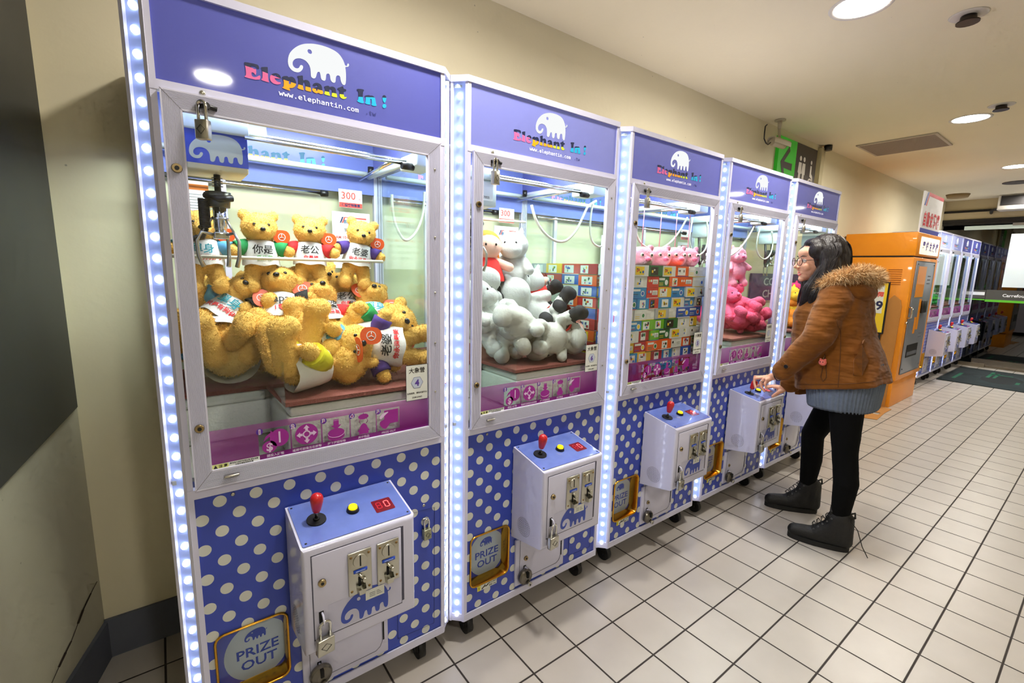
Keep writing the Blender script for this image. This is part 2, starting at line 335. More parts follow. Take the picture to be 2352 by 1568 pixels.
# ---------------------------------------------------------------- security camera
CW = mat('camera_beige', (196, 186, 160), .45)
A = atY(1791, 288, .60); 
t = thing('security_camera', 'beige bullet security camera hanging from the ceiling beside the green restroom sign', 'security camera', (A.x, .60, ZC))
def rel(px, py, Y=.60): p = atY(px, py, Y); return Vector((p.x-A.x, Y-.60, p.z-ZC))
q = MB(); q.cyl((0,0,0), (0,0,-.01), .042, n=20); q.cyl((0,0,-.01), (0,0,-.07), .018, .012, n=14); e = rel(1790, 318); q.cyl((0,0,-.07), e, .011, n=10); q.build('bracket', CW, t)
b0 = rel(1774, 325); b1 = rel(1800, 334, .57); dv = (b1-b0).normalized(); q = MB(); q.cyl(b0, b1, .030, n=20); q.build('housing', CW, t)
q = MB(); up = Vector((0,0,1)); sd = dv.cross(up).normalized(); u2 = sd.cross(dv)
sh = [(-.038,-.012),(-.038,.021),(-.024,.036),(.024,.036),(.038,.021),(.038,-.012),(.034,-.012),(.034,.018),(.021,.031),(-.021,.031),(-.034,.018),(-.034,-.012)]
q.prism(sh, lambda u, v: b0-dv*.02+sd*u+u2*v, lambda u, v: b1+dv*.04+sd*u+u2*v); q.build('sun_shield', CW, t)
q = MB(); q.cyl(b1, b1+dv*.010, .025, n=20); q.build('lens', BLACK, t)
q = MB(); q.tube([rel(*p) for p in ((1762,286),(1758,290),(1756,305),(1755,318),(1759,328),(1764,332),(1770,327))], .005, 6); q.build('cable', BLACK, t)
# restroom direction sign on the wall
GRN = mat('sign_green', (44, 168, 36), .4, emit=.25); SGD = mat('sign_dark', (50, 46, 46), .4); SGL = mat('sign_print', (205, 200, 190), .5)
t = thing('restroom_sign', 'green and charcoal restroom direction sign high on the wall behind the machines', 'sign', (0,0,0))
x0, xm, x1, z0, z1 = 4.36, 4.71, 5.16, 2.10, 2.60; ys = YB-.03
MB().box((x0, ys, z0), (xm, YB-.001, z1)).build('arrow_panel', GRN, t); MB().box((xm, ys, z0), (x1, YB-.001, z1)).build('pictogram_panel', SGD, t)
q = MB(); F = FY(ys-.0015)
q.flat([[(x0+.05,2.39),(x0+.20,2.54),(x0+.22,2.50),(x0+.12,2.40),(x0+.28,2.40),(x0+.28,2.34),(x0+.12,2.345),(x0+.20,2.17),(x0+.16,2.17)]], F); q.build('arrow', SGD, t)
q = MB()
for xx in (xm+.1, xm+.18):
    q.flat([circ(xx, 2.475, .022, 14)], F); q.flat([[(xx-.03,2.44),(xx+.03,2.44),(xx+.035,2.34),(xx+.02,2.34),(xx+.028,2.22),(xx+.008,2.22),(xx,2.32),(xx-.012,2.22),(xx-.03,2.22),(xx-.02,2.34),(xx-.04,2.35)]], F)
xx = xm+.34; q.flat([circ(xx, 2.47, .018, 14)], F); q.flat([circ(xx+.005, 2.27, .058, 20), circ(xx+.005, 2.27, .04, 20)[::-1]], F); q.flat([[(xx-.015,2.44),(xx+.015,2.44),(xx+.02,2.37),(xx+.05,2.35),(xx+.07,2.27),(xx+.05,2.27),(xx+.03,2.33),(xx-.015,2.34)]], F)
q.txt('男/女化妝室', lambda u, v: (xm+.13+u, ys-.0015, 2.145+v), .052, 0, .001); q.txt('無障礙廁所', lambda u, v: (xm+.34+u, ys-.0015, 2.145+v), .04, 0, .001)
q.build('pictograms', SGL, t)
t = thing('pipe_cover', 'narrow beige cable duct running down the wall right of the restroom sign', 'cable duct', (0,0,0))
pa = atY(1890, 352, YB-.03); q = MB(); q.box((pa.x-.05, YB-.04, 1.6), (pa.x+.03, YB-.001, ZC-.03)); q.build('duct', mat('duct', (196, 186, 150), .6), t)
MB().cyl((pa.x+.03, YB-.06, ZC-.005), (pa.x+.03, YB-.06, ZC-.05), .035, n=12).build('clamp', BLACK, t)
# coin changer sign on the back wall beyond machine five
t = thing('coin_changer_sign', 'dark purple sign reading COIN CHANGER on the back wall seen through the glass', 'sign', (0,0,0))
q = MB(); q.box((4.14, YB-.02, 1.17), (5.55, YB-.001, 1.415)); q.build('board', mat('sign_purple', (62, 44, 104), .4), t)
q = MB()
for s_, zz in (('COIN', 1.31), ('CHANGER', 1.20)): q.txt(s_, lambda u, v, zz=zz: (4.36+u, YB-.022, zz+v), .095, 0, .002, align='LEFT', sx=1.5)
q.build('lettering', mat('sign_grey_print', (190, 186, 200), .5), t)
# air curtain above the door
t = thing('air_curtain', 'white and black air curtain unit mounted above the glass doors', 'air curtain', (0,0,0))
q = MB(); q.bbox((XE-.32, -2.0, 2.45), (XE-.001, .05, 2.665), .008); q.build('housing', mat('air_curtain_white', (214, 210, 200), .4), t)
q = MB(); q.box((XE-.325, -1.96, 2.515), (XE-.318, .02, 2.655)); q.build('intake_grille', mat('curtain_dark', (38, 36, 36), .5), t)
q = MB(); q.tube([(XE-.3, .03, 2.47), (XE-.3, .09, 2.46), (XE-.2, .12, 2.44), (XE-.02, .14, 2.44)], .02, 8); q.build('pipe', DKM, t)
# ---------------------------------------------------------------- claw machine (local frame: x along the front, y into the machine)
def polka():
    m, nt, out = node_mat('polka_dots'); N = nt.nodes.new; L = nt.links.new
    b = N('ShaderNodeBsdfPrincipled'); b.inputs['Roughness'].default_value = .32; L(b.outputs[0], out.inputs[0]); tc = N('ShaderNodeTexCoord'); sp = N('ShaderNodeSeparateXYZ'); L(tc.outputs['Object'], sp.inputs[0])
    S = .0825; d2 = []
    for off in (0, .5):
        u = math_node(nt, 'MULTIPLY_ADD', sp.outputs[0], 1/S, -.0665/S+.5+off); v = math_node(nt, 'MULTIPLY_ADD', sp.outputs[2], 1/S, -.8035/S+.5+off)
        fu = math_node(nt, 'SUBTRACT', math_node(nt, 'FRACT', math_node(nt, 'ADD', u, 40.)), .5); fv = math_node(nt, 'SUBTRACT', math_node(nt, 'FRACT', math_node(nt, 'ADD', v, 40.)), .5)
        d2.append(math_node(nt, 'ADD', math_node(nt, 'MULTIPLY', fu, fu), math_node(nt, 'MULTIPLY', fv, fv)))
    d = math_node(nt, 'MINIMUM', *d2); k = math_node(nt, 'LESS_THAN', d, (.0152/S)**2)
    mx = N('ShaderNodeMix'); mx.data_type = 'RGBA'; mx.inputs[6].default_value = lin((54, 74, 178))+(1,); mx.inputs[7].default_value = lin((212, 214, 204))+(1,); L(k, mx.inputs[0]); L(mx.outputs[2], b.inputs['Base Color']); return m
POLKA = polka()
HB = {}
def header_mat(k, col, e):
    """back-lit printed acrylic"""
    return mat('header_acrylic_%d' % k, col, .55, emit=e, ecol=col, coat=.7)
# traced logo outlines (on the front plane of the nearest machine)
def zp(ox, oy, s, pts, Y=0.0): return [(p.x, p.z) for p in (atY(ox+a/s, oy+b/s, Y) for a, b in pts)]
ELE = zp(640, 85, 13.067, [(930,180),(1080,188),(1250,222),(1420,270),(1580,335),(1720,410),(1830,500),(1910,610),(1965,715),(2003,830),(2025,850),(2050,858),(2066,850),(2066,820),(2080,785),(2100,778),(2122,795),(2128,835),(2115,868),(2085,885),(2045,888),(2012,885),
    (2026,980),(2035,1100),(2036,1220),(2030,1340),(2016,1410),(1990,1432),(1965,1430),(1925,1405),(1893,1350),(1872,1280),(1862,1200),(1840,1155),(1800,1138),(1760,1145),(1733,1180),(1727,1250),(1718,1330),(1700,1358),(1670,1364),(1620,1345),(1582,1300),(1563,1240),(1553,1150),(1535,1100),(1495,1082),(1455,1092),(1437,1125),(1432,1200),(1420,1275),(1400,1298),(1360,1300),(1310,1275),(1280,1220),(1268,1130),(1250,1050),(1220,1028),(1185,1038),(1160,1075),(1145,1140),(1125,1200),(1095,1230),(1050,1230),(1005,1205),(980,1160),(975,1080),(970,980),(950,880),(910,800),(850,720),(770,665),(680,630),(590,622),(510,640),(455,685),(430,740),(428,800),(450,860),(490,905),(540,925),(590,925),(630,900),(645,855),(665,828),(700,825),(735,848),(748,885),(740,930),(705,990),(650,1035),(585,1050),(500,1035),(420,995),(350,925),(305,840),(288,750),(288,660),(305,560),(345,460),(420,370),(520,290),(630,230),(760,190)])
EYE = zp(640, 85, 13.067, [(930,352),(975,370),(1005,415),(1012,465),(990,492),(950,492),(905,465),(878,420),(878,375),(898,355)])[::-1]
ELE = smooth_loop(ELE, 1); EYE = smooth_loop(EYE, 2)
ex0 = min(p[0] for p in ELE); ex1 = max(p[0] for p in ELE); ez0 = min(p[1] for p in ELE); ez1 = max(p[1] for p in ELE)
def elephant(x, z, w, h): # logo scaled into a box with lower-left corner x,z
    f = lambda p: (x+(p[0]-ex0)/(ex1-ex0)*w, z+(p[1]-ez0)/(ez1-ez0)*h)
    return [[f(p) for p in ELE], [f(p) for p in EYE]]
LET = [  # (colour index, outline, holes)
 (0, [(133,78),(165,75),(330,108),(358,130),(366,178),(345,182),(322,150),(295,140),(243,130),(240,152),(275,170),(300,188),(318,165),(322,265),(300,265),(285,235),(245,225),(255,290),(300,305),(345,290),(370,270),(388,300),(362,352),(145,303),(148,280),(170,275),(160,150)], []),
 (0, [(388,160),(405,150),(490,148),(495,165),(498,335),(515,375),(510,382),(400,348),(398,328),(415,320),(415,200)], []),
 (0, [(523,300),(545,262),(590,240),(640,245),(680,275),(697,325),(625,322),(595,312),(610,350),(650,375),(693,378),(685,405),(640,415),(580,400),(535,360)], [[(592,290),(600,262),(620,260),(638,300)]]),
 (1, [(708,298),(740,285),(795,285),(802,305),(850,290),(900,320),(922,380),(915,430),(880,462),(835,467),(815,460),(832,500),(825,508),(715,465),(712,452),(735,445),(735,345),(712,318)], [[(812,347),(830,345),(845,365),(840,402),(825,412),(808,398)]]),
 (1, [(935,285),(1015,275),(1022,290),(1022,355),(1060,340),(1110,355),(1132,400),(1135,455),(1150,515),(1140,522),(1055,500),(1062,460),(1062,390),(1042,375),(1022,390),(1022,450),(1038,492),(1028,498),(935,468),(955,430),(958,315),(940,305)], []),
 (1, [(1170,410),(1200,388),(1250,388),(1295,415),(1312,455),(1312,500),(1332,532),(1325,552),(1290,560),(1258,535),(1230,547),(1190,530),(1160,500),(1165,470),(1200,455),(1245,452),(1245,430),(1228,412),(1215,432),(1180,435)], [[(1215,485),(1240,480),(1243,505),(1222,510)]]),
 (2, [(1342,440),(1410,428),(1418,450),(1470,440),(1515,470),(1525,545),(1540,600),(1530,608),(1450,590),(1460,555),(1460,492),(1437,475),(1418,488),(1418,545),(1432,577),(1425,584),(1340,560),(1350,530),(1358,470),(1345,455)], []),
 (2, [(1540,465),(1580,455),(1615,438),(1630,445),(1632,475),(1674,485),(1674,512),(1635,512),(1638,590),(1655,605),(1678,595),(1678,618),(1640,634),(1600,620),(1573,590),(1575,500),(1545,490)], []),
 (3, [(1830,480),(1880,478),(1938,488),(1940,505),(1922,530),(1925,650),(1943,682),(1935,694),(1890,692),(1838,665),(1838,652),(1855,640),(1858,520),(1838,500)], []),
 (3, [(1950,580),(2015,570),(2025,580),(2070,580),(2108,610),(2120,700),(2134,730),(2110,740),(2050,725),(2060,690),(2052,630),(2035,628),(2030,695),(2037,712),(2010,716),(1953,697),(1965,670),(1968,605),(1950,592)], []),
 (3, [(2213,590),(2240,568),(2272,588),(2278,620),(2262,685),(2240,688),(2222,650)], []), (3, [(2247+30*cos(a*PI/6), 737+33*sin(a*PI/6)) for a in range(12)], [])]
SPL = [(130,122),(365,195),(697,328),(922,402),(1135,460),(1330,508),(1525,550),(1690,572),(1840,598),(2300,614)]
def lettering():
    q = MB(); sp = zp(540, 130, 6.5333, SPL)
    def zs(x):
        for (a, b) in zip(sp, sp[1:]):
            if x <= b[0] or b is sp[-1]: t = (x-a[0])/(b[0]-a[0]); return a[1]+t*(b[1]-a[1])
    for ci, out, holes in LET:
        loops = [smooth_loop(zp(540, 130, 6.5333, l), 1) for l in [out]+holes]
        b = bmesh.new(); tr = tessellate_polygon([[Vector((p[0], p[1], 0)) for p in l] for l in loops]); pts = [p for l in loops for p in l]
        vs = [b.verts.new((p[0], 0, p[1])) for p in pts]
        for t in tr:
            try: b.faces.new([vs[i] for i in t])
            except ValueError: pass
        xs = [p[0] for p in loops[0]]; xa, xb = min(xs), max(xs); pa = Vector((xa, 0, zs(xa))); d = Vector((xb, 0, zs(xb)))-pa; n = Vector((-d.z, 0, d.x))
        bmesh.ops.bisect_plane(b, geom=b.verts[:]+b.edges[:]+b.faces[:], plane_co=pa, plane_no=n)
        b.verts.index_update()
        up, lo = [], []
        for f in b.faces: (up if (f.calc_center_median()-pa).dot(n) > 0 else lo).append([v.index for v in f.verts])
        vv = [(v.co.x, -.0006, v.co.z) for v in b.verts]; q.add(vv, up, 4); q.add(vv, lo, ci); b.free()
    return q
LETM = [mat('letter_pink', (226, 104, 160), .4, emit=.12), mat('letter_orange', (250, 170, 10), .4, emit=.12), mat('letter_lime', (214, 232, 40), .4, emit=.12), mat('letter_cyan', (20, 180, 225), .4, emit=.12), mat('letter_navy', (28, 38, 78), .4), mat('url_white', (245, 245, 250), .4, emit=.5), mat('url_blue', (60, 66, 140), .4)]
ELEW = emis('elephant_lit', (248, 250, 250), 1.08)
def bandmat():
    """printed magenta film, fading to clear towards its top edge"""
    m, nt, out = node_mat('magenta_film'); N = nt.nodes.new; L = nt.links.new
    tc = N('ShaderNodeTexCoord'); sp = N('ShaderNodeSeparateXYZ'); L(tc.outputs['Object'], sp.inputs[0])
    mr = N('ShaderNodeMapRange'); mr.inputs['From Min'].default_value = .895; mr.inputs['From Max'].default_value = .998; mr.inputs['To Min'].default_value = .86; mr.inputs['To Max'].default_value = .38; L(sp.outputs[2], mr.inputs['Value'])
    cr = N('ShaderNodeMapRange'); cr.inputs['From Min'].default_value = .895; cr.inputs['From Max'].default_value = .998; L(sp.outputs[2], cr.inputs['Value'])
    mx = N('ShaderNodeMix'); mx.data_type = 'RGBA'; mx.inputs[6].default_value = lin((150, 24, 140))+(1,); mx.inputs[7].default_value = lin((214, 120, 204))+(1,); L(cr.outputs[0], mx.inputs[0])
    d = N('ShaderNodeBsdfDiffuse'); L(mx.outputs[2], d.inputs[0]); tl = N('ShaderNodeBsdfTranslucent'); L(mx.outputs[2], tl.inputs[0]); ad = N('ShaderNodeMixShader'); ad.inputs[0].default_value = .6; L(d.outputs[0], ad.inputs[1]); L(tl.outputs[0], ad.inputs[2])
    t = N('ShaderNodeBsdfTransparent'); t.inputs[0].default_value = lin((240, 200, 240))+(1,)
    s = N('ShaderNodeMixShader'); L(mr.outputs[0], s.inputs[0]); L(t.outputs[0], s.inputs[1]); L(ad.outputs[0], s.inputs[2]); L(s.outputs[0], out.inputs[0]); return m
FILM = bandmat(); ICON = mat('icon_magenta', (156, 34, 146), .4); ICONB = mat('icon_violet', (92, 40, 160), .4); FILMW = mat('film_print', (226, 200, 232), .5)
def led_strip(q, side):
    """side -1: left chamfer, +1 right chamfer"""
    X0 = 0 if side < 0 else FW; c = .0395; n = Vector((side, -1, 0)).normalized(); t = Vector((side*1., 1., 0)).normalized(); W = c*math.sqrt(2)
    P0 = Vector((X0, 0, 0)); f = lambda s, z, d=0: tuple(P0+t*s-n*(-d)+Vector((0,0,z)))
    return P0, t, n, W
LEDG = emis('led_white', (232, 240, 255), 14.0); LEDT = mat('led_tube', (146, 162, 216), .25, emit=.40, ecol=(150, 172, 235), coat=.5)
LEDD = mat('led_tube_dim', (120, 126, 150), .3, emit=.12, ecol=(150, 172, 235), coat=.5)
def box8(q, p, mi=0): return q.add(p, [(0,1,2,3),(7,6,5,4),(0,4,5,1),(1,5,6,2),(2,6,7,3),(3,7,4,0)], mi)
def post(q, P0, t, n, s0, s1, d0, d1, z0, z1, mi=0):
    pts = [P0+t*s+n*d+Vector((0,0,z)) for z in (z0, z1) for s, d in ((s0,d0),(s1,d0),(s1,d1),(s0,d1))]
    return box8(q, pts, mi)
DEP = .675; XL, XR = -.0392, FW+.0392
def machine():
    root = thing('claw_machine', 'claw machine', 'claw machine')
    B = lambda q, n, m_, p=root: q.build(n, m_, p)
    # cabinet shell below the window
    q = MB(); foot = [(0,.004),(FW,.004),(XR,.0435),(XR,DEP),(XL,DEP),(XL,.0435)]
    q.prism(foot, lambda u, v: (u, v, .10), lambda u, v: (u, v, .128)); 
    q.prism([(.004,.062),(FW-.004,.062),(XR-.004,.07),(XR-.004,DEP-.004),(XL+.004,DEP-.004),(XL+.004,.07)], lambda u, v: (u, v, .12), lambda u, v: (u, v, .86))
    B(q, 'lower_cabinet', ALU)
    # polka front panel with a cut-out for the prize opening
    q = MB(); hole = rrect(.030, .222, .205, .425, .022); px = .006
    q.flat([rect(px, .128, FW-px, .83), hole[::-1]], FY(.006)); q.prism(rect(px, .127, FW-px, .831), FY(.0062), FY(.012)) if False else None
    fp = B(q, 'polka_panel', POLKA)
    # aluminium frame
    q = MB()
    for (x0, x1) in ((0, .013), (FW-.012, FW)): q.box((x0, 0, .10), (x1, .02, 1.982))
    q.box((0, -.001, .10), (FW, .02, .128)); q.box((.0, -.001, .826), (FW, .02, .85)); q.box((0, -.001, 1.776), (FW, .02, 1.797))
    for s in (-1, 1):
        P0, t, n, W = led_strip(None, s)
        post(q, P0, t, n, -.001, .008, .0, -.014, .10, 1.985); post(q, P0, t, n, W-.009, W, .0, -.014, .10, 1.985)
        X = XL if s < 0 else XR-.016
        q.box((X, DEP-.02, .10), (X+.016, DEP, 1.985)); q.box((X, .045, .83), (X+.016, DEP, .85)); q.box((X, .045, 1.776), (X+.016, DEP, 1.797))
        q.box((X, .045, .85), (X+.016, .06, 1.78))
    q.box((XL, DEP-.018, 1.776), (XR, DEP, 1.797)); q.box((XL, DEP-.018, .83), (XR, DEP, .85)); q.box((.18, DEP-.015, .85), (.20, DEP, 1.72), 0)
    B(q, 'frame', ALU)
    # top cap
    q = MB(); cap = [(-.001,-.003),(FW+.001,-.003),(XR+.0012,.0375),(XR+.0012,DEP),(XL-.0012,DEP),(XL-.0012,.0375)]
    q.prism(cap, lambda u, v: (u, v, 1.981), lambda u, v: (u, v, 2.0)); B(q, 'top_cap', ALU)
    # header box
    hp = B(MB().box((.013, .004, 1.797), (FW-.012, .012, 1.981)), 'header_panel', header_mat(0, (74, 80, 166), .22))
    q = MB(); q.flat(elephant(ex0, ez0, ex1-ex0, ez1-ez0), FY(.0034)); B(q, 'elephant_logo', ELEW, hp)
    q = lettering(); q.txt('www.elephantin.com', lambda u, v: (.2555+u*1.19, .0030, 1.8195+v), .0215, 5, .0002, MONO, 'LEFT'); q.txt('.tw', lambda u, v: (.470+u*1.19, .0030, 1.8200+v), .0205, 6, .0002, MONO, 'LEFT')
    for i, v in enumerate(q.v): q.v[i] = (v[0], .0030, v[2])
    B(q, 'header_lettering', LETM, hp)
    q = MB(); q.box((XL+.014, .06, 1.797), (XL+.017, DEP-.02, 1.981)); q.box((XR-.017, .06, 1.797), (XR-.014, DEP-.02, 1.981)); B(q, 'header_side_panel', mat('header_side_blue', (92, 100, 170), .3))
    # inside back band repeating the header logo and lettering, and a lower blue strip on the back
    q = MB(); q.box((XL+.016, DEP-.022, 1.70), (XR-.016, DEP-.014, 1.98)); ib = B(q, 'inner_back_band', mat('inner_band', (112, 128, 196), .25))
    q = MB(); q.flat(elephant(.18, 1.845, .17, .09), FY(DEP-.0228), 0); B(q, 'elephant_logo', mat('inner_logo_white', (228, 236, 236), .5), ib)
    le = lettering(); le.v = [((v[0]-.183)*1.15+.14, DEP-.0230, (v[2]-1.845)*1.25+1.785) for v in le.v]; B(le, 'band_lettering', [mat('band_letter_pink', (230, 150, 190), .5), mat('band_letter_orange', (244, 190, 80), .5), mat('band_letter_lime', (200, 222, 90), .5), mat('band_letter_cyan', (90, 196, 214), .5), mat('band_letter_teal', (50, 110, 140), .5)], ib)
    # LED strips
    for s in (-1, 1):
        P0, t, n, W = led_strip(None, s)
        q = MB(); post(q, P0, t, n, .008, W-.009, -.008, -.014, .104, 1.98); ls = B(q, 'led_strip', LEDT)
        q = MB(); k = 0; z = .125
        while z < 1.95: c = P0+t*(W*.5)+n*(-.006)+Vector((0,0,z)); q.sph(c, (.0074, .0074, .0086), 0, 10, 7); z += .0478
        B(q, 'led_dots', LEDG, ls)
    # door frame with ribbed profile, mitred
    q = MB(); o = (.017, .851, .695, 1.778); i_ = (.055, .897, .652, 1.738); yy = -.013; K = 18
    def ring(t): return [o[j]+(i_[j]-o[j])*t for j in range(4)]
    lv = [(0, .0), (0, yy)]
    for k in range(K): a = (k+.5)/K; lv += [(max(0,(k+.12)/K), yy), ((k+.60)/K, yy), ((k+.66)/K, yy+.0016), ((k+.96)/K, yy+.0016)] if 1 <= k < K-2 else [((k+.1)/K, yy), ((k+.9)/K, yy)]
    lv += [(1, yy), (1, .002)]
    for (t0, y0), (t1, y1) in zip(lv, lv[1:]):
        a, b = ring(t0), ring(t1)
        A = [(a[0],y0,a[1]),(a[2],y0,a[1]),(a[2],y0,a[3]),(a[0],y0,a[3])]; Bq = [(b[0],y1,b[1]),(b[2],y1,b[1]),(b[2],y1,b[3]),(b[0],y1,b[3])]
        q.add(A+Bq, [(0,1,5,4),(1,2,6,5),(2,3,7,6),(3,0,4,7)], 0)
    # mitre joints as hairline grooves
    for (ax, az), (bx, bz) in (((o[0],o[1]),(i_[0],i_[1])),((o[2],o[1]),(i_[2],i_[1])),((o[0],o[3]),(i_[0],i_[3])),((o[2],o[3]),(i_[2],i_[3]))):
        dx, dz = bx-ax, bz-az; l = math.hypot(dx, dz); nx, nz = -dz/l*.0005, dx/l*.0005
        q.quad((ax+nx, yy-.0003, az+nz), (ax-nx, yy-.0003, az-nz), (bx-nx, yy-.0003, bz-nz), (bx+nx, yy-.0003, bz+nz), 1)
    df = B(q, 'door_frame', [ALU2, mat('seam_grey', (110, 108, 120), .6)])
    q = MB(); q.box((.695, .001, .851), (.7025, .004, 1.779)); B(q, 'door_gap', GAP)
    B(MB().box((.052, -.005, .894), (.655, -.001, 1.741)), 'glass', GLS, df)
    q = MB(); F = FY(-.0056); SQ = [(.1610, .2375), (.2415, .3175), (.3215, .3975), (.4010, .4765), (.4800, .5530)]; S0, S1 = .9105, .9785
    q.flat([rect(.055, .897, .652, .9965)]+[rect(a, S0, b, S1)[::-1] for a, b in SQ], F, 0)
    F2 = FY(-.0062)
    # icon 1: coin and slot
    def E_(x, z, r, rz=None, mi=1, f=F2): q.flat([circ(x, z, r, 28, rz)], f, mi)
    E_(.211, .949, .0235, .0245); E_(.186, .928, .0175, .0165); q.flat([[(.172,.944),(.178,.958),(.190,.966),(.190,.972),(.203,.961),(.190,.952),(.190,.957),(.182,.952)]], FY(-.0063), 1)
    q.txt('$', lambda u, v: (.186+u, -.0066, .9175+v), .030, 3, .001); q.flat([rect(.209, .935, .2135, .966)], FY(-.0066), 3)
    # icon 2: four-way arrows
    E_(.2795, .9445, .030, .0295); cx, cz = .2795, .9445
    q.flat([circ(cx, cz, .0105), circ(cx, cz, .007)[::-1]], FY(-.0066), 3)
    for a in range(4):
        ca, sa = cos(a*PI/2), sin(a*PI/2); q.flat([[(cx+ca*u-sa*v, cz+sa*u+ca*v) for u, v in ((.0095,-.0035),(.017,-.0035),(.017,-.008),(.0265,0),(.017,.008),(.017,.0035),(.0095,.0035))]], FY(-.0066), 3)
    # icon 3: press button
    E_(.3590, .932, .0235, .0135); q.flat([rect(.3356, .922, .3824, .932)], FY(-.0061), 1); q.flat([[(.359+.0235*cos(PI+PI*j/16), .922+.0135*sin(PI+PI*j/16)) for j in range(17)]], FY(-.0060), 1); q.tube([(.3590+.0235*cos(a), -.0066, .932+.0135*sin(a)) for a in [PI+PI*j/12 for j in range(13)]], .0006, 4, 3)
    q.flat([[(.352,.972),(.367,.972),(.367,.955),(.374,.955),(.3595,.941),(.345,.955),(.352,.955)]], FY(-.0065), 1); q.flat([rect(.351, .9685, .368, .9695)], FY(-.0067), 3)
    # icon 4: claw and toy
    E_(.4390, .966, .0155, .0085); q.flat([rect(.438, .972, .4395, .9785)], F2, 1)
    for sx in (-1, 1): q.tube([(.4390+sx*.009, -.0063, .960), (.4390+sx*.013, -.0063, .952), (.4390+sx*.008, -.0063, .944)], .0009, 4, 1)
    q.flat([smooth_loop([(.430,.940),(.439,.947),(.448,.940),(.451,.930),(.458,.922),(.452,.920),(.455,.913),(.445,.912),(.439,.914),(.433,.912),(.423,.913),(.426,.920),(.420,.922),(.427,.930)], 2)], F2, 1)
    # icon 5: prize out
    q.flat([rect(.503, .930, .5480, .973)], F2, 1); q.flat([smooth_loop([(.489,.956),(.500,.966),(.520,.969),(.505,.958),(.497,.950),(.488,.948)], 1)], FY(-.0066), 3); q.flat([smooth_loop([(.489,.940),(.500,.945),(.512,.948),(.522,.940),(.520,.928),(.512,.918),(.505,.914),(.498,.918),(.492,.924),(.488,.932)], 2)], FY(-.0065), 1)
    for k, (a, b) in enumerate(SQ):
        E_(a+.0035, .9735, .0085, .0085, 2, FY(-.0068)); q.txt(str(k+1), lambda u, v, a=a: (a+.0035+u, -.0072, .9680+v), .0155, 4, .0016); q.txt(str(k+1), lambda u, v, a=a: (a+.0035+u, -.0075, .9682+v), .0150, 1, .0001)
    for k, s_ in enumerate(['請投入硬幣', '搖桿可前後左右移動', '按下按鈕取物', '夾中物品', 'PRIZE OUT']):
        q.txt(s_, lambda u, v, k=k: ((SQ[k][0]+SQ[k][1])/2+u, -.0064, .9008+v), .0085 if k < 4 else .0092, 3, .0001)
    B(q, 'instruction_film', [FILM, ICON, ICONB, FILMW, mat('icon_white', (235, 232, 240), .5)], df)
    # caution sticker
    q = MB(); q.flat([rect(.0545, .8955, .1615, .9085)], FY(-.0068), 0); q.flat([rect(.0550, .8962, .0905, .9078)], FY(-.0070), 1); q.flat([[(.058,.8975),(.067,.8975),(.0625,.9065)]], FY(-.0073), 2)
    q.txt('注 意', lambda u, v: (.079+u, -.0073, .8990+v), .0085, 2, .0002)
    q.txt('請勿用力拍打玻璃以免發生危險', lambda u, v: (.1255+u, -.0073, .9030+v), .0046, 2, .0001); q.txt('以免玻璃破裂而受傷', lambda u, v: (.1255+u, -.0073, .8974+v), .0046, 2, .0001)
    B(q, 'caution_sticker', [mat('sticker_white', (228, 232, 226), .5), mat('sticker_yellow', (218, 222, 140), .5), BLACK], df)
    for z in (1.614, 1.010):
        q = MB(); q.cyl((.036, -.0135, z), (.036, -.018, z), .0105, .009, n=20, mi=0); q.cyl((.036, -.018, z), (.036, -.020, z), .0045, n=12, mi=1); B(q, 'door_lock', [BRASS, BLACK], df)
    for z in (1.70, 1.50, 1.33, 1.17, 1.01): B(MB().sph((.674, -.0135, z), (.0035, .002, .0035), 0, 8, 6), 'screw', STEEL, df)
    q = MB(); q.bbox((.078, -.024, .8735), (.112, -.013, .8795), .0025); q.cyl((.088, -.025, .8765), (.088, -.026, .8765), .002, n=8); B(q, 'latch', STEEL, df)
    q = MB(); q.tube([(.082, -.014, 1.753), (.098, -.020, 1.756), (.120, -.018, 1.752)], .0052, 8); q.cyl((.100,-.012,1.755), (.100,-.026,1.755), .007, n=12); B(q, 'hasp', BLACK, df)
    # side and back glass
    for x0 in (XL+.006, XR-.010): B(MB().box((x0, .06, .85), (x0+.004, DEP-.02, 1.776)), 'side_glass', GLS2)
    B(MB().box((XL+.016, DEP-.012, .85), (XR-.016, DEP-.008, 1.70)), 'back_glass', GLS2)
    # interior
    FOAM = mat('foam_white', (226, 230, 222), .7, bump=.6, bscale=90); CARP = mat('red_carpet', (146, 84, 74), .95, bump=.8, bscale=300, var=.12, vscale=60)
    q = MB(); q.box((XL+.012, .03, .862), (XR-.012, DEP-.02, .872)); B(q, 'interior_floor', mat('interior_floor', (150, 150, 140), .6))
    q = MB(); q.bbox((.240, .030, .873), (XR-.02, .30, .985), .006); q.bbox((.248, .034, .985), (XR-.02, .29, 1.012), .007); q.bbox((XL+.014, .27, .873), (XR-.02, DEP-.025, .985), .006); q.bbox((XL+.014, .266, .985), (.226, DEP-.03, 1.018), .007); q.box((.2, .29, .985), (XR-.02, DEP-.03, 1.018)); B(q, 'foam_base', FOAM)
    q = MB(); q.prism([(.236,.028),(XR-.018,.028),(XR-.018,DEP-.026),(XL+.014,DEP-.026),(XL+.014,.262),(.228,.262)], lambda u, v: (u, v, 1.019), lambda u, v: (u, v, 1.031)); B(q, 'carpet', CARP)
    q = MB(); q.box((.2345, .022, .875), (.2365, .27, 1.145)); q.box((XL+.014, .262, 1.0), (.2365, .264, 1.145)); B(q, 'chute_guard', GLS)
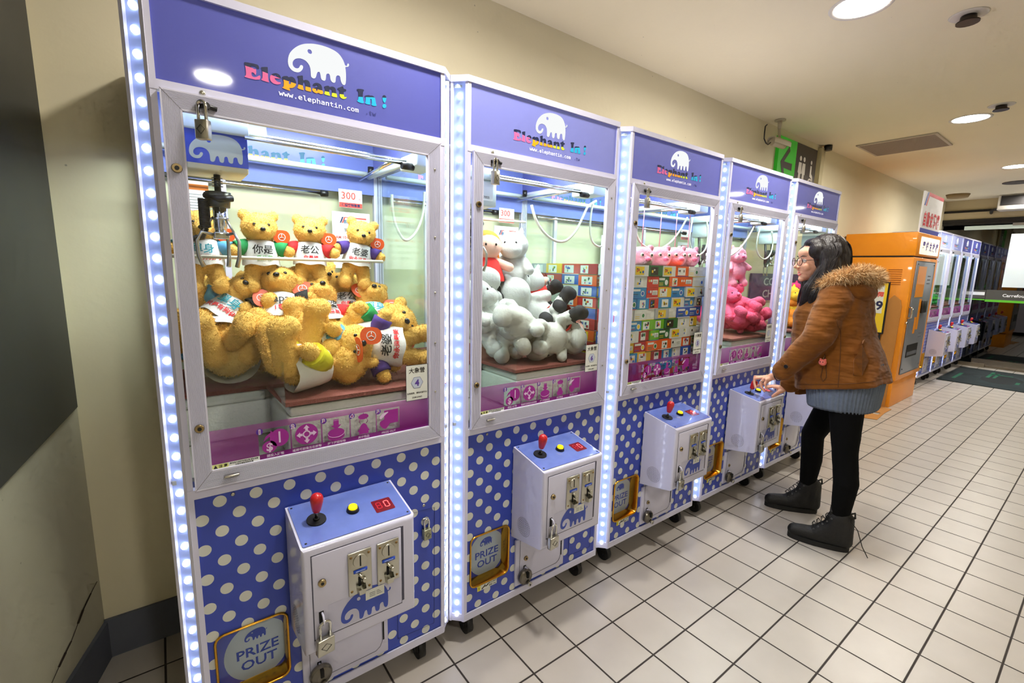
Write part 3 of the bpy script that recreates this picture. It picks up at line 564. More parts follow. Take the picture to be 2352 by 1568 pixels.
    # top rails, light and carriage rail
    q = MB(); q.cyl((.19, .15, 1.748), (.70, .15, 1.748), .0055, n=10); q.cyl((.19, .11, 1.730), (.68, .11, 1.730), .0055, n=10)
    q.cyl((.60, .13, 1.736), (.66, .60, 1.748), .006, n=10); q.cyl((XL+.02, DEP-.10, 1.675), (.50, DEP-.10, 1.675), .0055, n=10); B(q, 'gantry_rails', CHROME)
    q = MB(); q.bbox((.655, .07, 1.722), (.735, .20, 1.765), .006); q.cyl((XL+.02, DEP-.06, 1.775), (XR-.02, DEP-.06, 1.775), .010, n=12); q.cyl((XR-.04, .08, 1.770), (XR-.04, DEP-.03, 1.770), .010, n=12); B(q, 'gantry_bracket', INTW)
    q = MB(); q.cyl((.62, .105, 1.722), (.66, .105, 1.722), .011, n=12); q.cyl((.50, DEP-.10, 1.675), (.525, DEP-.10, 1.675), .012, n=12); q.cyl((.70, DEP-.09, 1.77), (.70, DEP-.09, 1.80), .012, n=12); B(q, 'gantry_stop', BLACK)
    q = MB(); q.box((XL+.012, .02, 1.965), (XR-.012, DEP-.02, 1.972)); B(q, 'interior_ceiling', INTW)
    q = MB(); q.cyl((.06, .055, 1.83), (.66, .055, 1.83), .012, n=12); B(q, 'tube_lamp', emis('tube_glow', (235, 250, 255), 7))
    li = bpy.data.lights.new('interior_light', 'AREA'); li.shape = 'RECTANGLE'; li.size = .62; li.size_y = .22; li.energy = INT_W; li.color = (.95, 1., .99); lo = bpy.data.objects.new('interior_light', li); C.objects.link(lo); lo.parent = root; lo.location = (FW/2, .22, 1.955)
    # prize flap
    q = MB(); n = len(hole); 
    for (d0, y0, d1, y1) in ((0, -.001, .004, -.003), (.004, -.003, .006, .0), (.0, -.001, .004, .035)):
        pass
    hx, hz = sum(p[0] for p in hole)/n, sum(p[1] for p in hole)/n
    def off(d): return rrect(.030+d, .222+d, .205-d, .425-d, max(.022-d, .006))
    for (d0, y0), (d1, y1) in (((-.004, .005), (-.003, .0)), ((-.003, .0), (.0, -.001)), ((.0, -.001), (.003, .003)), ((.003, .003), (.004, .055))):
        a, b = off(d0), off(d1); q.add([(p[0], y0, p[1]) for p in a]+[(p[0], y1, p[1]) for p in b], [(i, (i+1)%n, n+(i+1)%n, n+i) for i in range(n)], 0, True)
    pf = B(q, 'prize_opening', GOLD)
    q = MB(); q.flat([off(.003)], FY(.048), 0); zf = .0475
    el = [(min(max(x, .034), .201), z) for x, z in circ(.133, .308, .085, 44, .092)]; q.flat([el], FY(zf), 1)
    FX = lambda u, v: (u, zf-.0006, v)
    q.flat(elephant(.100, .342, .058, .033), FX, 2); q.txt('PRIZE', lambda u, v: FX(.1315+u*1.1, .2955+v), .040, 2, .0007); q.txt('OUT', lambda u, v: FX(.1335+u*1.1, .2575+v), .040, 2, .0007)
    B(q, 'prize_flap', [mat('flap_blue', (66, 84, 190), .15, coat=.5), mat('flap_grey', (176, 192, 206), .15, coat=.5), BLUE], pf)
    q = MB(); q.flat([rect(.062, .194, .152, .217)], FY(.0045), 0); q.flat([rect(.0625, .1945, .076, .2165)], FY(.0040), 1); q.tube([(.082,.0038,.198),(.092,.0038,.206),(.104,.0038,.204),(.112,.0038,.210)], .0018, 4, 2); q.tube([(.094,.0038,.206),(.097,.0038,.213)], .0014, 4, 2)
    q.txt('請小心伸手', lambda u, v: (.131+u, .0038, .208+v), .0075, 2, .0001); q.txt('限重110kg', lambda u, v: (.131+u, .0038, .198+v), .0075, 2, .0001); q.txt('!', lambda u, v: (.0692+u, .0036, .199+v), .016, 2, .0004); B(q, 'warning_sticker', [mat('sticker_white', (228, 232, 226), .5), mat('sticker_bright_yellow', (236, 226, 60), .5), BLACK])
    # lower door
    q = MB(); q.bbox((.238, -.004, .143), (.502, .01, .345), .003); q.flat([rrect(.4835, .192, .4885, .27, .0015)], FY(-.0046), 1)
    q.tube([(.258, -.0042, .350), (.258, -.0042, .163), (.46, -.0042, .163), (.474, -.0042, .172), (.482, -.0042, .19), (.482, -.0042, .35)], .0009, 4, 2); ld = B(q, 'lower_door', [BOXW, GAP, mat('seam_dark', (70, 70, 90), .6)])
    q = MB(); q.cyl((.289, -.004, .252), (.289, -.009, .252), .010, .009, n=20); q.cyl((.289, -.009, .252), (.289, -.0105, .252), .004, n=10, mi=1); B(q, 'lock', [BRASS, BLACK], ld)
    q = MB(); q.box((.278, -.0055, .196), (.290, -.0045, .222), 1); q.bbox((.281, -.022, .196), (.287, -.005, .218), .001); B(q, 'hasp', [ALU, GAP], ld)
    # hatch outline on the right, screws, sticker
    q = MB(); q.tube([(.540,.0050,.30),(.540,.0050,.160),(.676,.0050,.153),(.679,.0050,.596),(.540,.0050,.604)], .0007, 4); ht = B(q, 'access_hatch', mat('hatch_line', (30, 36, 90), .6))
    q = MB(); q.sph((.640, .003, .567), (.010, .006, .005)); B(q, 'hasp', STEEL, ht)
    for x, z in ((.096,.8145),(.639,.6155)): B(MB().sph((x, .005, z), (.0052, .003, .0052), 0, 12, 8), 'screw', STEEL)
    B(MB().sph((.096, -.001, 1.786), (.0062, .003, .0062), 0, 12, 8), 'screw', STEEL)
    q = MB(); q.flat([rect(.535, .600, .585, .625)], FY(.0050), 0); q.flat([rect(.5355, .613, .5845, .6245)], FY(.0047), 1); q.txt('本機台檢修', lambda u, v: (.560+u, .0045, .603+v), .0075, 2, .0001); B(q, 'service_sticker', [mat('sticker_white', (228, 232, 226), .5), MATS['sticker_yellow'], BLACK])
    # control box
    bx0, bx1, D = .215, .521, .178; q = MB(); b = bmesh.new()
    prof = [(.0, .373), (.0, .741), (-D, .704), (-D, .405)]
    vs = [b.verts.new((x, y, z)) for x in (bx0, bx1) for y, z in prof]
    for f in ((0,1,2,3),(7,6,5,4),(0,4,5,1),(1,5,6,2),(2,6,7,3),(3,7,4,0)): b.faces.new([vs[i] for i in f])
    bmesh.ops.recalc_face_normals(b, faces=b.faces)
    eg = [e for e in b.edges if min(v.co.y for v in e.verts) < -.1 and not (abs(e.verts[0].co.x-e.verts[1].co.x) < .01 and abs(e.verts[0].co.z-e.verts[1].co.z) < .05)]
    bmesh.ops.bevel(b, geom=eg, offset=.012, segments=4, affect='EDGES', profile=.5); q.bm(b, smooth=False)
    cb = B(q, 'control_box', BOXW)
    for p in cb.data.polygons: p.use_smooth = True
    cb.data.set_sharp_from_angle(angle=math.radians(35)) if hasattr(cb.data, 'set_sharp_from_angle') else None
    sl = (.741-.704)/D; TY = lambda x, y, h=0: (x, y-h*sl, .7415+y*sl+h)      # point on the sloping top
    q = MB(); pl = rrect(bx0+.006, -D+.010, bx1-.006, -.003, .005); q.prism(pl, lambda u, v: TY(u, v, .0002), lambda u, v: TY(u, v, .0016)); B(q, 'top_plate', mat('top_plate_blue', (104, 124, 200), .14, coat=.6, var=.08, vscale=25), cb)
    for x, y in ((bx0+.014, -.012), (bx1-.014, -.012), (bx0+.016, -D+.02), (bx1-.014, -D+.02)): B(MB().sph(TY(x, y, .002), (.0032, .0032, .0015), 0, 8, 6), 'screw', BLACK, cb)
    jc = (.276, -.084)
    j = [Vector(TY(*jc, h)) for h in (.0016, .0055)]; B(MB().cyl(j[0], j[1], .0255, .0245, n=32), 'dust_cover', BLACK, cb); q = MB(); q.cyl(j[1], Vector(TY(*jc, .010)), .009, .007, n=16, mi=1); q.cyl(Vector(TY(*jc, .009)), Vector(TY(*jc, .042)), .0045, n=12, mi=2)
    pr = [(0, .0095), (.004, .0112), (.018, .0142), (.032, .0165), (.042, .0165), (.049, .0135), (.0535, .0078), (.0552, .0001)]
    for (h0, r0), (h1, r1) in zip(pr, pr[1:]): q.cyl(Vector(TY(*jc, .030+h0)), Vector(TY(*jc, .030+h1)), r0, r1, n=24, mi=0, caps=False)
    q.cyl(Vector(TY(*jc, .0295)), Vector(TY(*jc, .030)), .0075, n=20, mi=0); B(q, 'joystick', [RED, BLACK, CHROME], cb)
    bc = (.373, -.088); q = MB(); q.cyl(TY(*bc, .0016), TY(*bc, .011), .0178, .0150, n=32, mi=1); q.cyl(TY(*bc, .011), TY(*bc, .0165), .0125, .0112, n=32, mi=0); B(q, 'push_button', [mat('button_yellow', (240, 214, 20), .2, emit=1.3, ecol=(255, 220, 10)), BLACK], cb)
    q = MB(); dp = [TY(u, v, .0022) for u, v in rrect(.428, -.128, .484, -.076, .004)]; q.add(dp, [tuple(range(len(dp)))], 0)
    def seg(x, on, mi):
        s = .0125; w = .0028
        for k, (u, v, hor) in enumerate(((0,2*s,1),(0,s,1),(0,0,1),(0,s,0),(0,0,0),(s,s,0),(s,0,0))):
            if k not in on: continue
            a = rect(x+u+.001, -.117+v-.0+ -w/2+.004, x+u+s-.001, -.117+v+w/2+.004) if hor else rect(x+u-w/2, -.117+v+.001+.004, x+u+w/2, -.117+v+s-.001+.004)
            pp = [TY(p[0], p[1], .0027) for p in a]; q.add(pp, [(0,1,2,3)], mi)
    seg(.438, (0,1,2,3,4,5,6), 2); seg(.461, (0,2,3,4,5,6), 1)
    B(q, 'digit_display', [mat('display_red', (120, 8, 24), .15, coat=.5), emis('digit_lit', (255, 90, 90), 3.5), mat('digit_dim', (190, 30, 44), .3, emit=.25)], cb)
    # speaker holes on the left side
    q = MB(); k = 0
    for rr, nn in ((0, 1), (.006, 6), (.012, 12), (.018, 18), (.024, 24), (.030, 30), (.036, 36)):
        for j in range(nn): a = 2*PI*j/nn+rr*40; y, z = -.075+rr*cos(a), .449+rr*sin(a)*1.0; q.add([(bx0-.0006, y+.0016*cos(h*PI/3), z+.0016*sin(h*PI/3)) for h in range(6)], [tuple(range(6))])
    B(q, 'speaker_grille', mat('grille_hole', (60, 60, 84), .7), cb)
    # coin door
    YD = -D-.0012; q = MB(); q.bbox((.238, YD-.001, .446), (.477, -D+.001, .682), .002); q.flat([rect(.4785, .452, .4845, .684)], FY(-D-.0008), 1); q.flat([rect(.2355, .443, .4785, .6845)], FY(-D-.0003), 1)
    cd = B(q, 'coin_door', [BOXW, mat('seam_dark', (0,0,0))], cb)
    F = FY(YD-.0016)
    q = MB(); q.flat([rect(.273, .450, .474, .532)], FY(YD-.0013), 0); q.flat(elephant(.3035, .4525, .1400, .0860), F, 1); q.flat([rect(.371, .501, .424, .530)], FY(YD-.0022), 2)
    for kk in range(3): q.flat([rect(.382+.0*kk, .508+.005*kk, .398, .5095+.005*kk)], FY(YD-.0025), 3); q.flat([rect(.402, .508+.005*kk, .418-.004*kk, .5095+.005*kk)], FY(YD-.0025), 3)
    B(q, 'elephant_sticker', [mat('sticker_clear', (196, 196, 220), .2), BLUE, mat('paper_label', (226, 228, 220), .6), mat('paper_ink', (90, 100, 100), .7)], cd)
    for sx in (.3255, .4045):
        q = MB(); y = YD-.001; w, z0, z1 = .0635, .534, .658; q.bbox((sx, y-.006, z0), (sx+w, y, z1), .002)
        q.cyl((sx+w/2, y-.005, z1-.027), (sx+w/2, y-.009, z1-.027), .0195, .018, n=28); q.flat([rect(sx+w/2-.0018, z1-.042, sx+w/2+.0018, z1-.012)], FY(y-.0094), 1)
        for dx, dz in ((.008,.013),(w-.008,.013),(.008,.112),(w-.008,.112)): q.sph((sx+dx, y-.006, z0+dz), (.0038, .0022, .0038), 3, 8, 6)
        q.bbox((sx+.013, y-.0085, z1-.061), (sx+w-.013, y-.006, z1-.051), .001, 1, 2); q.flat([rect(sx+.019, z1-.0572, sx+w-.019, z1-.0548)], FY(y-.0089), 4)
        q.cyl((sx+w*.42, y-.010, z1-.064), (sx+w*.62, y-.016, z1-.082), .0035, n=10); q.cyl((sx+w*.62, y-.006, z1-.082), (sx+w*.62, y-.020, z1-.082), .0062, .0055, n=16)
        q.flat([rrect(sx+w*.40, z0+.022, sx+w*.52, z0+.052, .003)], FY(y-.0065), 1)
        q.add([(sx+w*.30,y-.006,z0+.028),(sx+w*.70,y-.006,z0+.028),(sx+w*.66,y-.022,z0+.020),(sx+w*.34,y-.022,z0+.020),(sx+w*.34,y-.006,z0+.002),(sx+w*.66,y-.006,z0+.002),(sx+w*.62,y-.020,z0+.004),(sx+w*.38,y-.020,z0+.004)], [(3,2,6,7),(0,3,7,4),(2,1,5,6),(4,7,6,5)], 0)
        B(q, 'coin_slot', [STEEL, GAP, mat('slot_blue', (34, 74, 196), .3), mat('rusty_screw', (140, 112, 70), .4, .8), mat('slot_print', (180, 200, 236), .4)], cd)
    q = MB(); q.cyl((.260, YD-.001, .603), (.260, YD-.007, .603), .0105, .0095, n=20); q.cyl((.260, YD-.007, .603), (.260, YD-.0085, .603), .004, n=10, mi=1); B(q, 'lock', [BRASS, BLACK], cd)
    q = MB(); q.flat([rect(.249, .489, .261, .523)], FY(YD-.0013), 1); q.tube([(.257, YD, .518), (.257, YD-.012, .516), (.257, YD-.018, .506), (.257, YD-.016, .496), (.257, YD-.010, .490)], .0026, 8); B(q, 'hasp', [ALU, GAP], cd)
    # casters
    WHL = mat('caster_rubber', (18, 18, 20), .5)
    for x in (.045, .640):
        for y in (.045, DEP-.07):
            q = MB(); q.box((x-.03, y-.03, .094), (x+.03, y+.03, .1005)); q.box((x-.017, y-.012, .04), (x-.013, y+.03, .096)); q.box((x+.013, y-.012, .04), (x+.017, y+.03, .096)); cs = B(q, 'caster', DKM)
            q = MB(); q.cyl((x-.012, y+.012, .036), (x+.012, y+.012, .036), .036, n=24); q.cyl((x-.019, y+.012, .036), (x+.019, y+.012, .036), .009, n=10); B(q, 'wheel', WHL, cs)
    return root
INT_W = 13.5
M0 = machine()
freeze_kids()
LABS = ['claw machine closest to the camera, full of yellow bears', 'second claw machine, filled with white plush animals and a few red-dressed dolls', 'third claw machine, packed with colourful small toy boxes', 'fourth claw machine, with pink plush toys, which the woman plays', 'fifth claw machine, partly hidden behind the woman']
FLAB = ['far claw machine directly behind the orange coin changer', 'far claw machine second after the orange coin changer', 'far claw machine third after the orange coin changer', 'far claw machine beside the glass doors, last of its row']
HCOL = [((70, 76, 168), .25), ((116, 122, 192), .30), ((86, 92, 174), .28), ((94, 100, 178), .28), ((78, 84, 164), .25), ((150, 160, 220), .6), ((150, 158, 220), .6), ((70, 74, 160), .3), ((86, 92, 176), .4)]
MACH = []
for k in range(9):
    m_ = M0 if k == 0 else dup(M0)
    if k < 5: m_.location = (k*PW, 0, 0); m_['label'] = LABS[k]; m_['group'] = 'front row of claw machines'
    else:
        m_.location = (7.86+(k-5)*.675, .185, 0); m_.scale = (.846, .72, 1.); m_['label'] = FLAB[k-5]; m_['group'] = 'far row of claw machines'
    MACH.append(m_)
    for c in kids(m_):
        if c.name.startswith('header_panel') and k:
            c.data = c.data.copy(); c.data.materials[0] = header_mat(k, *HCOL[k])
HP = header_mat(0, (0,0,0), 0)
for m_ in MACH[5:]:
    for c in kids(m_):
        if c.name.startswith('control_box'): c.scale = (1, 1.39, 1)
for c in kids(MACH[3]):      # the player tilts this stick to the right
    for j in kids(c):
        if j.name.startswith('joystick'):
            bp_ = Vector((.276, -.084, .724)); j.matrix_local = Matrix.Translation(bp_) @ Matrix.Rotation(math.radians(20), 4, 'Y') @ Matrix.Translation(-bp_)

# ---------------------------------------------------------------- soft toys
def blob(name, prims, voxel=.004, smooth=6, fuzz=0., fscale=.02, mats=None, region=None):
    """one continuous surface grown around spheres and tapered limbs. prims: (p0, r0, p1, r1) or (centre, (rx,ry,rz)[, rot])"""
    q = MB()
    for p in prims:
        if len(p) == 4:
            p0, r0, p1, r1 = p; p0, p1 = V3(p0), V3(p1); n = max(2, int((p1-p0).length/(min(r0, r1)*.35))+1)
            for i in range(n+1): t = i/n; q.sph(p0.lerp(p1, t), r0+(r1-r0)*t, nu=14, nv=8)
        else: q.sph(p[0], p[1], M=(p[2] if len(p) > 2 else None), nu=20, nv=12)
    me = bpy.data.meshes.new('t'); me.from_pydata(q.v, [], q.f); o = bpy.data.objects.new('t', me); C.objects.link(o)
    m = o.modifiers.new('r', 'REMESH'); m.mode = 'VOXEL'; m.voxel_size = voxel
    if smooth: m = o.modifiers.new('s', 'SMOOTH'); m.factor = .5; m.iterations = smooth
    if fuzz:
        t = bpy.data.textures.new('fz', 'CLOUDS'); t.noise_scale = fscale; t.noise_depth = 3; m = o.modifiers.new('d', 'DISPLACE'); m.texture = t; m.strength = fuzz; m.mid_level = .5
    dg = bpy.context.evaluated_depsgraph_get(); r = bpy.data.meshes.new_from_object(o.evaluated_get(dg)); bpy.data.objects.remove(o); bpy.data.meshes.remove(me)
    r.name = name; r.materials.clear()
    for mm in (mats or []): r.materials.append(mm)
    if region:
        for p in r.polygons: p.material_index = region(p.center)
    r.polygons.foreach_set('use_smooth', [True]*len(r.polygons)); return r
def obj_from(me, name, parent=None): o = bpy.data.objects.new(name, me); C.objects.link(o); o.parent = parent; return o
def plush_mat(name, col, sheen=.3): return mat(name, col, .95, bump=.9, bscale=170, var=.10, vscale=26, sheen=sheen)
GOLDF = plush_mat('golden_fur', (242, 194, 96)); WHF = mat('white_plush', (196, 198, 191), .9, bump=.3, bscale=200, sheen=.2); PKF = plush_mat('pink_plush', (236, 96, 132)); ORF = plush_mat('orange_plush', (240, 140, 40)); YEF = plush_mat('yellow_plush', (240, 190, 50)); GRF = plush_mat('green_plush', (40, 170, 80)); LPK = plush_mat('light_pink_plush', (246, 160, 178)); BLF = plush_mat('blue_plush', (70, 110, 190))
CLOTH = mat('white_cloth', (240, 240, 236), .85, bump=.3, bscale=120)
TAGM = mat('tag_orange', (238, 92, 30), .4); NOSE = mat('nose_black', (18, 14, 14), .2)
SLV = {'green': (14, 142, 74), 'red': (206, 28, 34), 'purple': (70, 44, 128), 'blue': (92, 170, 214), 'black': (22, 22, 24), 'pink': (222, 40, 110), 'yellow': (222, 214, 30), 'navy': (40, 44, 110)}
BODY_C = {}
POSES = {
 'hang': dict(legs=[((.024,0,.075),(.040,-.012,.012)),((-.024,0,.075),(-.034,-.010,.010))], foot=(0,-.016,-.002), arms=[((.036,0,.148),(.086,-.018,.128)),((-.036,0,.148),(-.086,-.018,.128))]),
 'sit': dict(legs=[((.030,-.01,.070),(.053,-.085,.055)),((-.030,-.01,.070),(-.053,-.085,.055))], foot=(0,-.004,.016), arms=[((.036,-.005,.145),(.070,-.040,.100)),((-.036,-.005,.145),(-.070,-.040,.100))]),
 'spread': dict(legs=[((.026,-.005,.072),(.062,-.060,.030)),((-.026,-.005,.072),(-.055,-.070,.040))], foot=(0,-.010,.010), arms=[((.036,0,.148),(.090,-.010,.150)),((-.036,0,.148),(-.088,-.020,.120))]),
}
def body_mesh(pose, fur, key, headtype='bear'):
    k = (pose, key, headtype)
    if k in BODY_C: return BODY_C[k]
    P_ = POSES[pose]; pr = [((0, 0, .112), (.047, .040, .058)), ((0, -.002, .205), (.056, .050, .049))]
    if headtype == 'bear': pr += [((0, -.046, .192), (.026, .022, .021)), ((.044, .004, .246), (.018, .012, .018)), ((-.044, .004, .246), (.018, .012, .018))]
    elif headtype == 'plain': pr += [((0, -.040, .188), (.040, .030, .030)), ((.028, .004, .250), (.010, .008, .020)), ((-.028, .004, .250), (.010, .008, .020)), ((0, .045, .07), (.016, .016, .016)), ((0, -.004, .095), (.056, .050, .052))]
    for a, b in P_['legs']:
        f = Vector(b)+Vector(P_['foot']); pr += [(a, .027, b, .024), (b, .026, f, .025)]
    for a, b in P_['arms']: pr += [(a, .018, b, .0185)]
    me = blob('plush_body', pr, .0042, 4, .0035 if headtype == 'bear' else .0015, .012, [fur])
    if headtype == 'bear': furry(me, 12000)
    BODY_C[k] = me; return me
def furry(me, n):
    """short pile: thin tufts standing on the fur surface, part of the same mesh"""
    rr = random.Random(3); P_ = [(p.center.copy(), p.normal.copy()) for p in me.polygons]; b = bmesh.new(); b.from_mesh(me)
    for k in range(n):
        c, nn = P_[rr.randrange(len(P_))]
        t = (nn+Vector((rr.uniform(-.9,.9), rr.uniform(-.9,.9), rr.uniform(-1.1,.6)))).normalized(); l = rr.uniform(.003, .0062); s = nn.cross(t)
        if s.length < 1e-3: continue
        s = s.normalized()*.0008; c = c+Vector((rr.uniform(-.002,.002), rr.uniform(-.002,.002), rr.uniform(-.002,.002)))-nn*.0008
        f = b.faces.new([b.verts.new(c-s), b.verts.new(c+s), b.verts.new(c+t*l)]); f.smooth = True
    b.to_mesh(me); b.free()
_pc = {}
def cached(key, fn):
    if key not in _pc: _pc[key] = fn()
    return _pc[key]
def M_of(mb_, mats, name='part'):
    o = mb_.build(name, mats); me = o.data; bpy.data.objects.remove(o); return me
def eyes_mesh(kind):
    q = MB()
    if kind == 'bear':
        for s in (-1, 1): q.sph((s*.021, -.046, .214), (.0052, .0035, .0052), 0, 10, 8)
    else:
        for s in (-1, 1): q.sph((s*.020, -.050, .212), (.0040, .003, .0052), 0, 10, 8)
    return M_of(q, [NOSE])
def nose_mesh(): q = MB(); q.sph((0, -.069, .198), (.0085, .006, .0068), 0, 12, 8); return M_of(q, [NOSE])
def shirt_mesh():
    q = MB(); n = 28; pr = [(.166, .030, .028), (.158, .046, .040), (.140, .051, .045), (.115, .054, .049), (.088, .058, .053), (.082, .058, .053)]
    for (z0, a0, b0), (z1, a1, b1) in zip(pr, pr[1:]):
        w0 = [.0 if z0 > .09 else .003*sin(5*2*PI*j/n) for j in range(n)]; w1 = [.0 if z1 > .09 else .003*sin(5*2*PI*j/n) for j in range(n)]
        A = [(a0*cos(2*PI*j/n), b0*sin(2*PI*j/n), z0+w0[j]) for j in range(n)]; Bq = [(a1*cos(2*PI*j/n), b1*sin(2*PI*j/n), z1+w1[j]) for j in range(n)]
        q.add(A+Bq, [(j, (j+1)%n, n+(j+1)%n, n+j) for j in range(n)], 0, True)
    return M_of(q, [CLOTH])
def sleeve_mesh(pose, i, col):
    a, b = [V3(x) for x in POSES[pose]['arms'][i]]; q = MB(); q.tube([a.lerp(b, t) for t in (.05, .3, .55, .78)], [.0215, .0245, .0255, .0265], 14); return M_of(q, [mat('sleeve_'+col, SLV[col], .8)])
def print_mesh(l1, l2, c1, c2):
    q = MB()
    def f(cx, cz): return lambda u, v: (cx+u, -.0525*math.sqrt(max(0, 1-((cx+u)/.0565)**2))-.0012, cz+v)
    q.txt(l1, f(0, .122), .031, 0, .0005)
    if l2: q.txt(l2, f(.004, .099), .0165, 1, .0005)
    return M_of(q, [mat('print_'+c1, {'black': (24,24,26), 'teal': (30,160,180), 'red': (214,30,40), 'green': (60,170,60)}[c1], .6), mat('print_'+c2, {'black': (24,24,26), 'teal': (30,160,180), 'red': (214,30,40), 'green': (60,170,60)}[c2], .6)])
def tag_mesh():
    q = MB(); o_ = smooth_loop([(-.022,-.018),(.0,-.024),(.022,-.018),(.030,.0),(.022,.020),(.0,.024),(-.022,.020),(-.030,.0)], 1); q.prism(o_, lambda u, v: (u, -.0006, v), lambda u, v: (u, .0006, v))
    q.flat([circ(0, 0, .0125, 20), circ(0, 0, .0105, 20)[::-1]], FY(-.0012), 1)
    for a in (90, 210, 330): a = math.radians(a); q.tube([(0, -.0012, 0), (.0095*cos(a), -.0012, .0095*sin(a))], .0011, 4, 1)
    return M_of(q, [TAGM, WH])
def aim(head, front):
    z = V3(head).normalized(); f = V3(front); f = (f-z*f.dot(z)).normalized(); y = -f; return Matrix((y.cross(z), y, z)).transposed()
def seat(o, at, head, front, scale, ox):
    """place a toy by its belly, then slide it away from the window and up off the carpet until it fits inside the cabinet"""
    Rm = aim(head, front); o.rotation_euler = Rm.to_euler(); o.scale = (scale,)*3; loc = Vector(at)-(Rm @ Vector((0, 0, .13)))*scale
    vs = [(Rm @ v.co)*scale for v in list(o.data.vertices)[::7]]
    d = (loc-CP).normalized(); my = min(v.y for v in vs)+loc.y
    if my < .012: loc += d*((.012-my)/d.y)
    mx = max(v.x for v in vs)+loc.x; lim = ox+XR-.018
    if mx > lim: loc.x -= mx-lim
    mn = min(v.x for v in vs)+loc.x; lim = ox+XL+.014
    if mn < lim: loc.x += lim-mn
    mz = min(v.z for v in vs)+loc.z
    if mz < 1.033: loc.z += 1.033-mz
    my = max(v.y for v in vs)+loc.y
    if my > DEP-.03: loc.y -= my-DEP+.03
    o.location = loc
UPV = (0,0,1)
def bear(label, at, head, front, pose='hang', sleeve=None, text=None, tagpos=None, scale=1., shirt=True, group='golden teddy bears in the first claw machine'):
    o = obj_from(body_mesh(pose, GOLDF, 'gold'), 'teddy_bear'); seat(o, at, head, front, scale, 0); tag(o, label, 'teddy bear', group)
    obj_from(cached('eyes', lambda: eyes_mesh('bear')), 'eyes', o); obj_from(cached('nose', nose_mesh), 'nose', o)
    if shirt:
        s = obj_from(cached('shirt', shirt_mesh), 'shirt', o)
        if text: obj_from(cached(('print', text), lambda: print_mesh(*text)), 'shirt_print', s)
    if sleeve:
        for i in (0, 1): obj_from(cached(('sl', pose, i, sleeve), lambda: sleeve_mesh(pose, i, sleeve)), 'sleeve', o)
    if tagpos:
        t = obj_from(cached('tag', tag_mesh), 'paper_tag', o); t.location = tagpos[0]; t.rotation_euler = [math.radians(a) for a in tagpos[1]]
    return o
def z2(a, b, Y): return atY(360+a/3.5636, 480+b/3.5636, Y)
MY = {'dan': ('單身', '只是有狗伴了', 'teal', 'red'), 'cai': ('你是', '我的菜', 'black', 'green'), 'gong': ('老公', '你最棒', 'black', 'red'), 'po': ('老婆', '你永遠最美', 'black', 'red'), 'papa': ('papa', 'I ♥', 'black', 'red')}
TG = ((.064,-.02,.178), (0,0,10))
B_ = bear
B_('hanging golden bear with teal print behind the claw, leftmost on the rod', z2(385,330,.40), UPV, (-.1,-1,0), 'hang', 'blue', MY['dan'], TG, .93)
B_('hanging golden bear with green sleeves and black print, next to the claw', z2(850,340,.40), UPV, (0,-1,0), 'hang', 'green', MY['cai'], TG, .96)
B_('hanging golden bear with red sleeves at the middle of the rod', z2(1255,350,.40), (.05,.05,1), (-.25,-1,0), 'hang', 'red', MY['gong'], TG, .93)
B_('hanging golden bear with purple sleeves and tilted head, right end of the rod', z2(1650,355,.40), (.16,-.1,1), (-.2,-1,-.1), 'hang', 'purple', MY['po'], TG, .92)
B_('golden bear with black sleeves and papa shirt sitting in the middle of the pile', z2(1015,800,.36), (.08,.50,.86), (-.25,-.86,.5), 'spread', 'black', MY['papa'], ((.062,-.02,.175),(0,0,0)), 1.15)
B_('golden bear half hidden in shade behind the papa bear', z2(1310,700,.52), (.2,.2,.95), (.3,-1,.2), 'sit', 'red', None, None, 1.05)
B_('golden bear with navy sleeves lying back near the right of the pile', z2(1540,790,.44), (.1,.62,.78), (-.1,-.8,.6), 'spread', 'navy', MY['gong'], ((.04,-.06,.15),(0,60,0)), 1.12)
B_('golden bear with pink sleeves and teal print sitting right in the pile', z2(1820,870,.36), (.15,.62,.76), (-.1,-.8,.6), 'spread', 'pink', MY['dan'], ((.062,-.02,.16),(0,0,0)), 1.15)
B_('golden bear with teal print lying on its side at the left of the pile', z2(590,830,.40), (.65,.35,.6), (-.1,-.85,.5), 'hang', 'blue', MY['dan'], ((.055,-.055,.19),(0,50,0)), 1.12)
B_('golden bear with red sleeve lying back in the centre of the pile', z2(1370,880,.32), (-.05,.7,.7), (.05,-.75,.65), 'sit', 'red', MY['po'], None, 1.18)
B_('golden bear lying feet up at the far left of the pile', z2(540,1000,.36), (.2,.9,.35), (-.15,-.55,.85), 'spread', 'pink', None, None, 1.25)
B_('golden bear feet up at the lower left above the chute edge', z2(600,1290,.37), (0,1,-.05), (0,-.15,1), 'sit', 'red', None, None, 1.4)
B_('golden bear with pale blue cuff lying legs up across the front', z2(1400,1090,.22), (.95,.25,-.15), (-.45,-.1,.9), 'sit', 'blue', ('單身', '', 'teal', 'red'), None, 1.22)
B_('golden bear with yellow sleeve lying legs up at the bottom front', z2(1290,1370,.10), (.98,.1,.0), (-.65,0,.75), 'sit', 'yellow', None, ((.06,-.03,.21),(90,0,90)), 1.38)
B_('golden bear with green sleeve lying at the right of the pile', z2(1850,1090,.18), (.88,.15,.40), (-.15,-1,.15), 'hang', 'green', MY['cai'], ((.05,-.03,.19),(0,60,0)), 1.28)
B_('golden bear with purple sleeve lying upside down at the lower right', z2(1850,1300,.13), (-.95,.1,.1), (.1,-1,.2), 'hang', 'purple', MY['po'], ((.02,-.07,.18),(0,90,0)), 1.18)
B_('golden bear sunk in the pile left of the centre with legs forward', z2(960,1010,.40), (.35,.85,-.1), (-.55,-.35,.8), 'sit', 'green', None, None, 1.05)
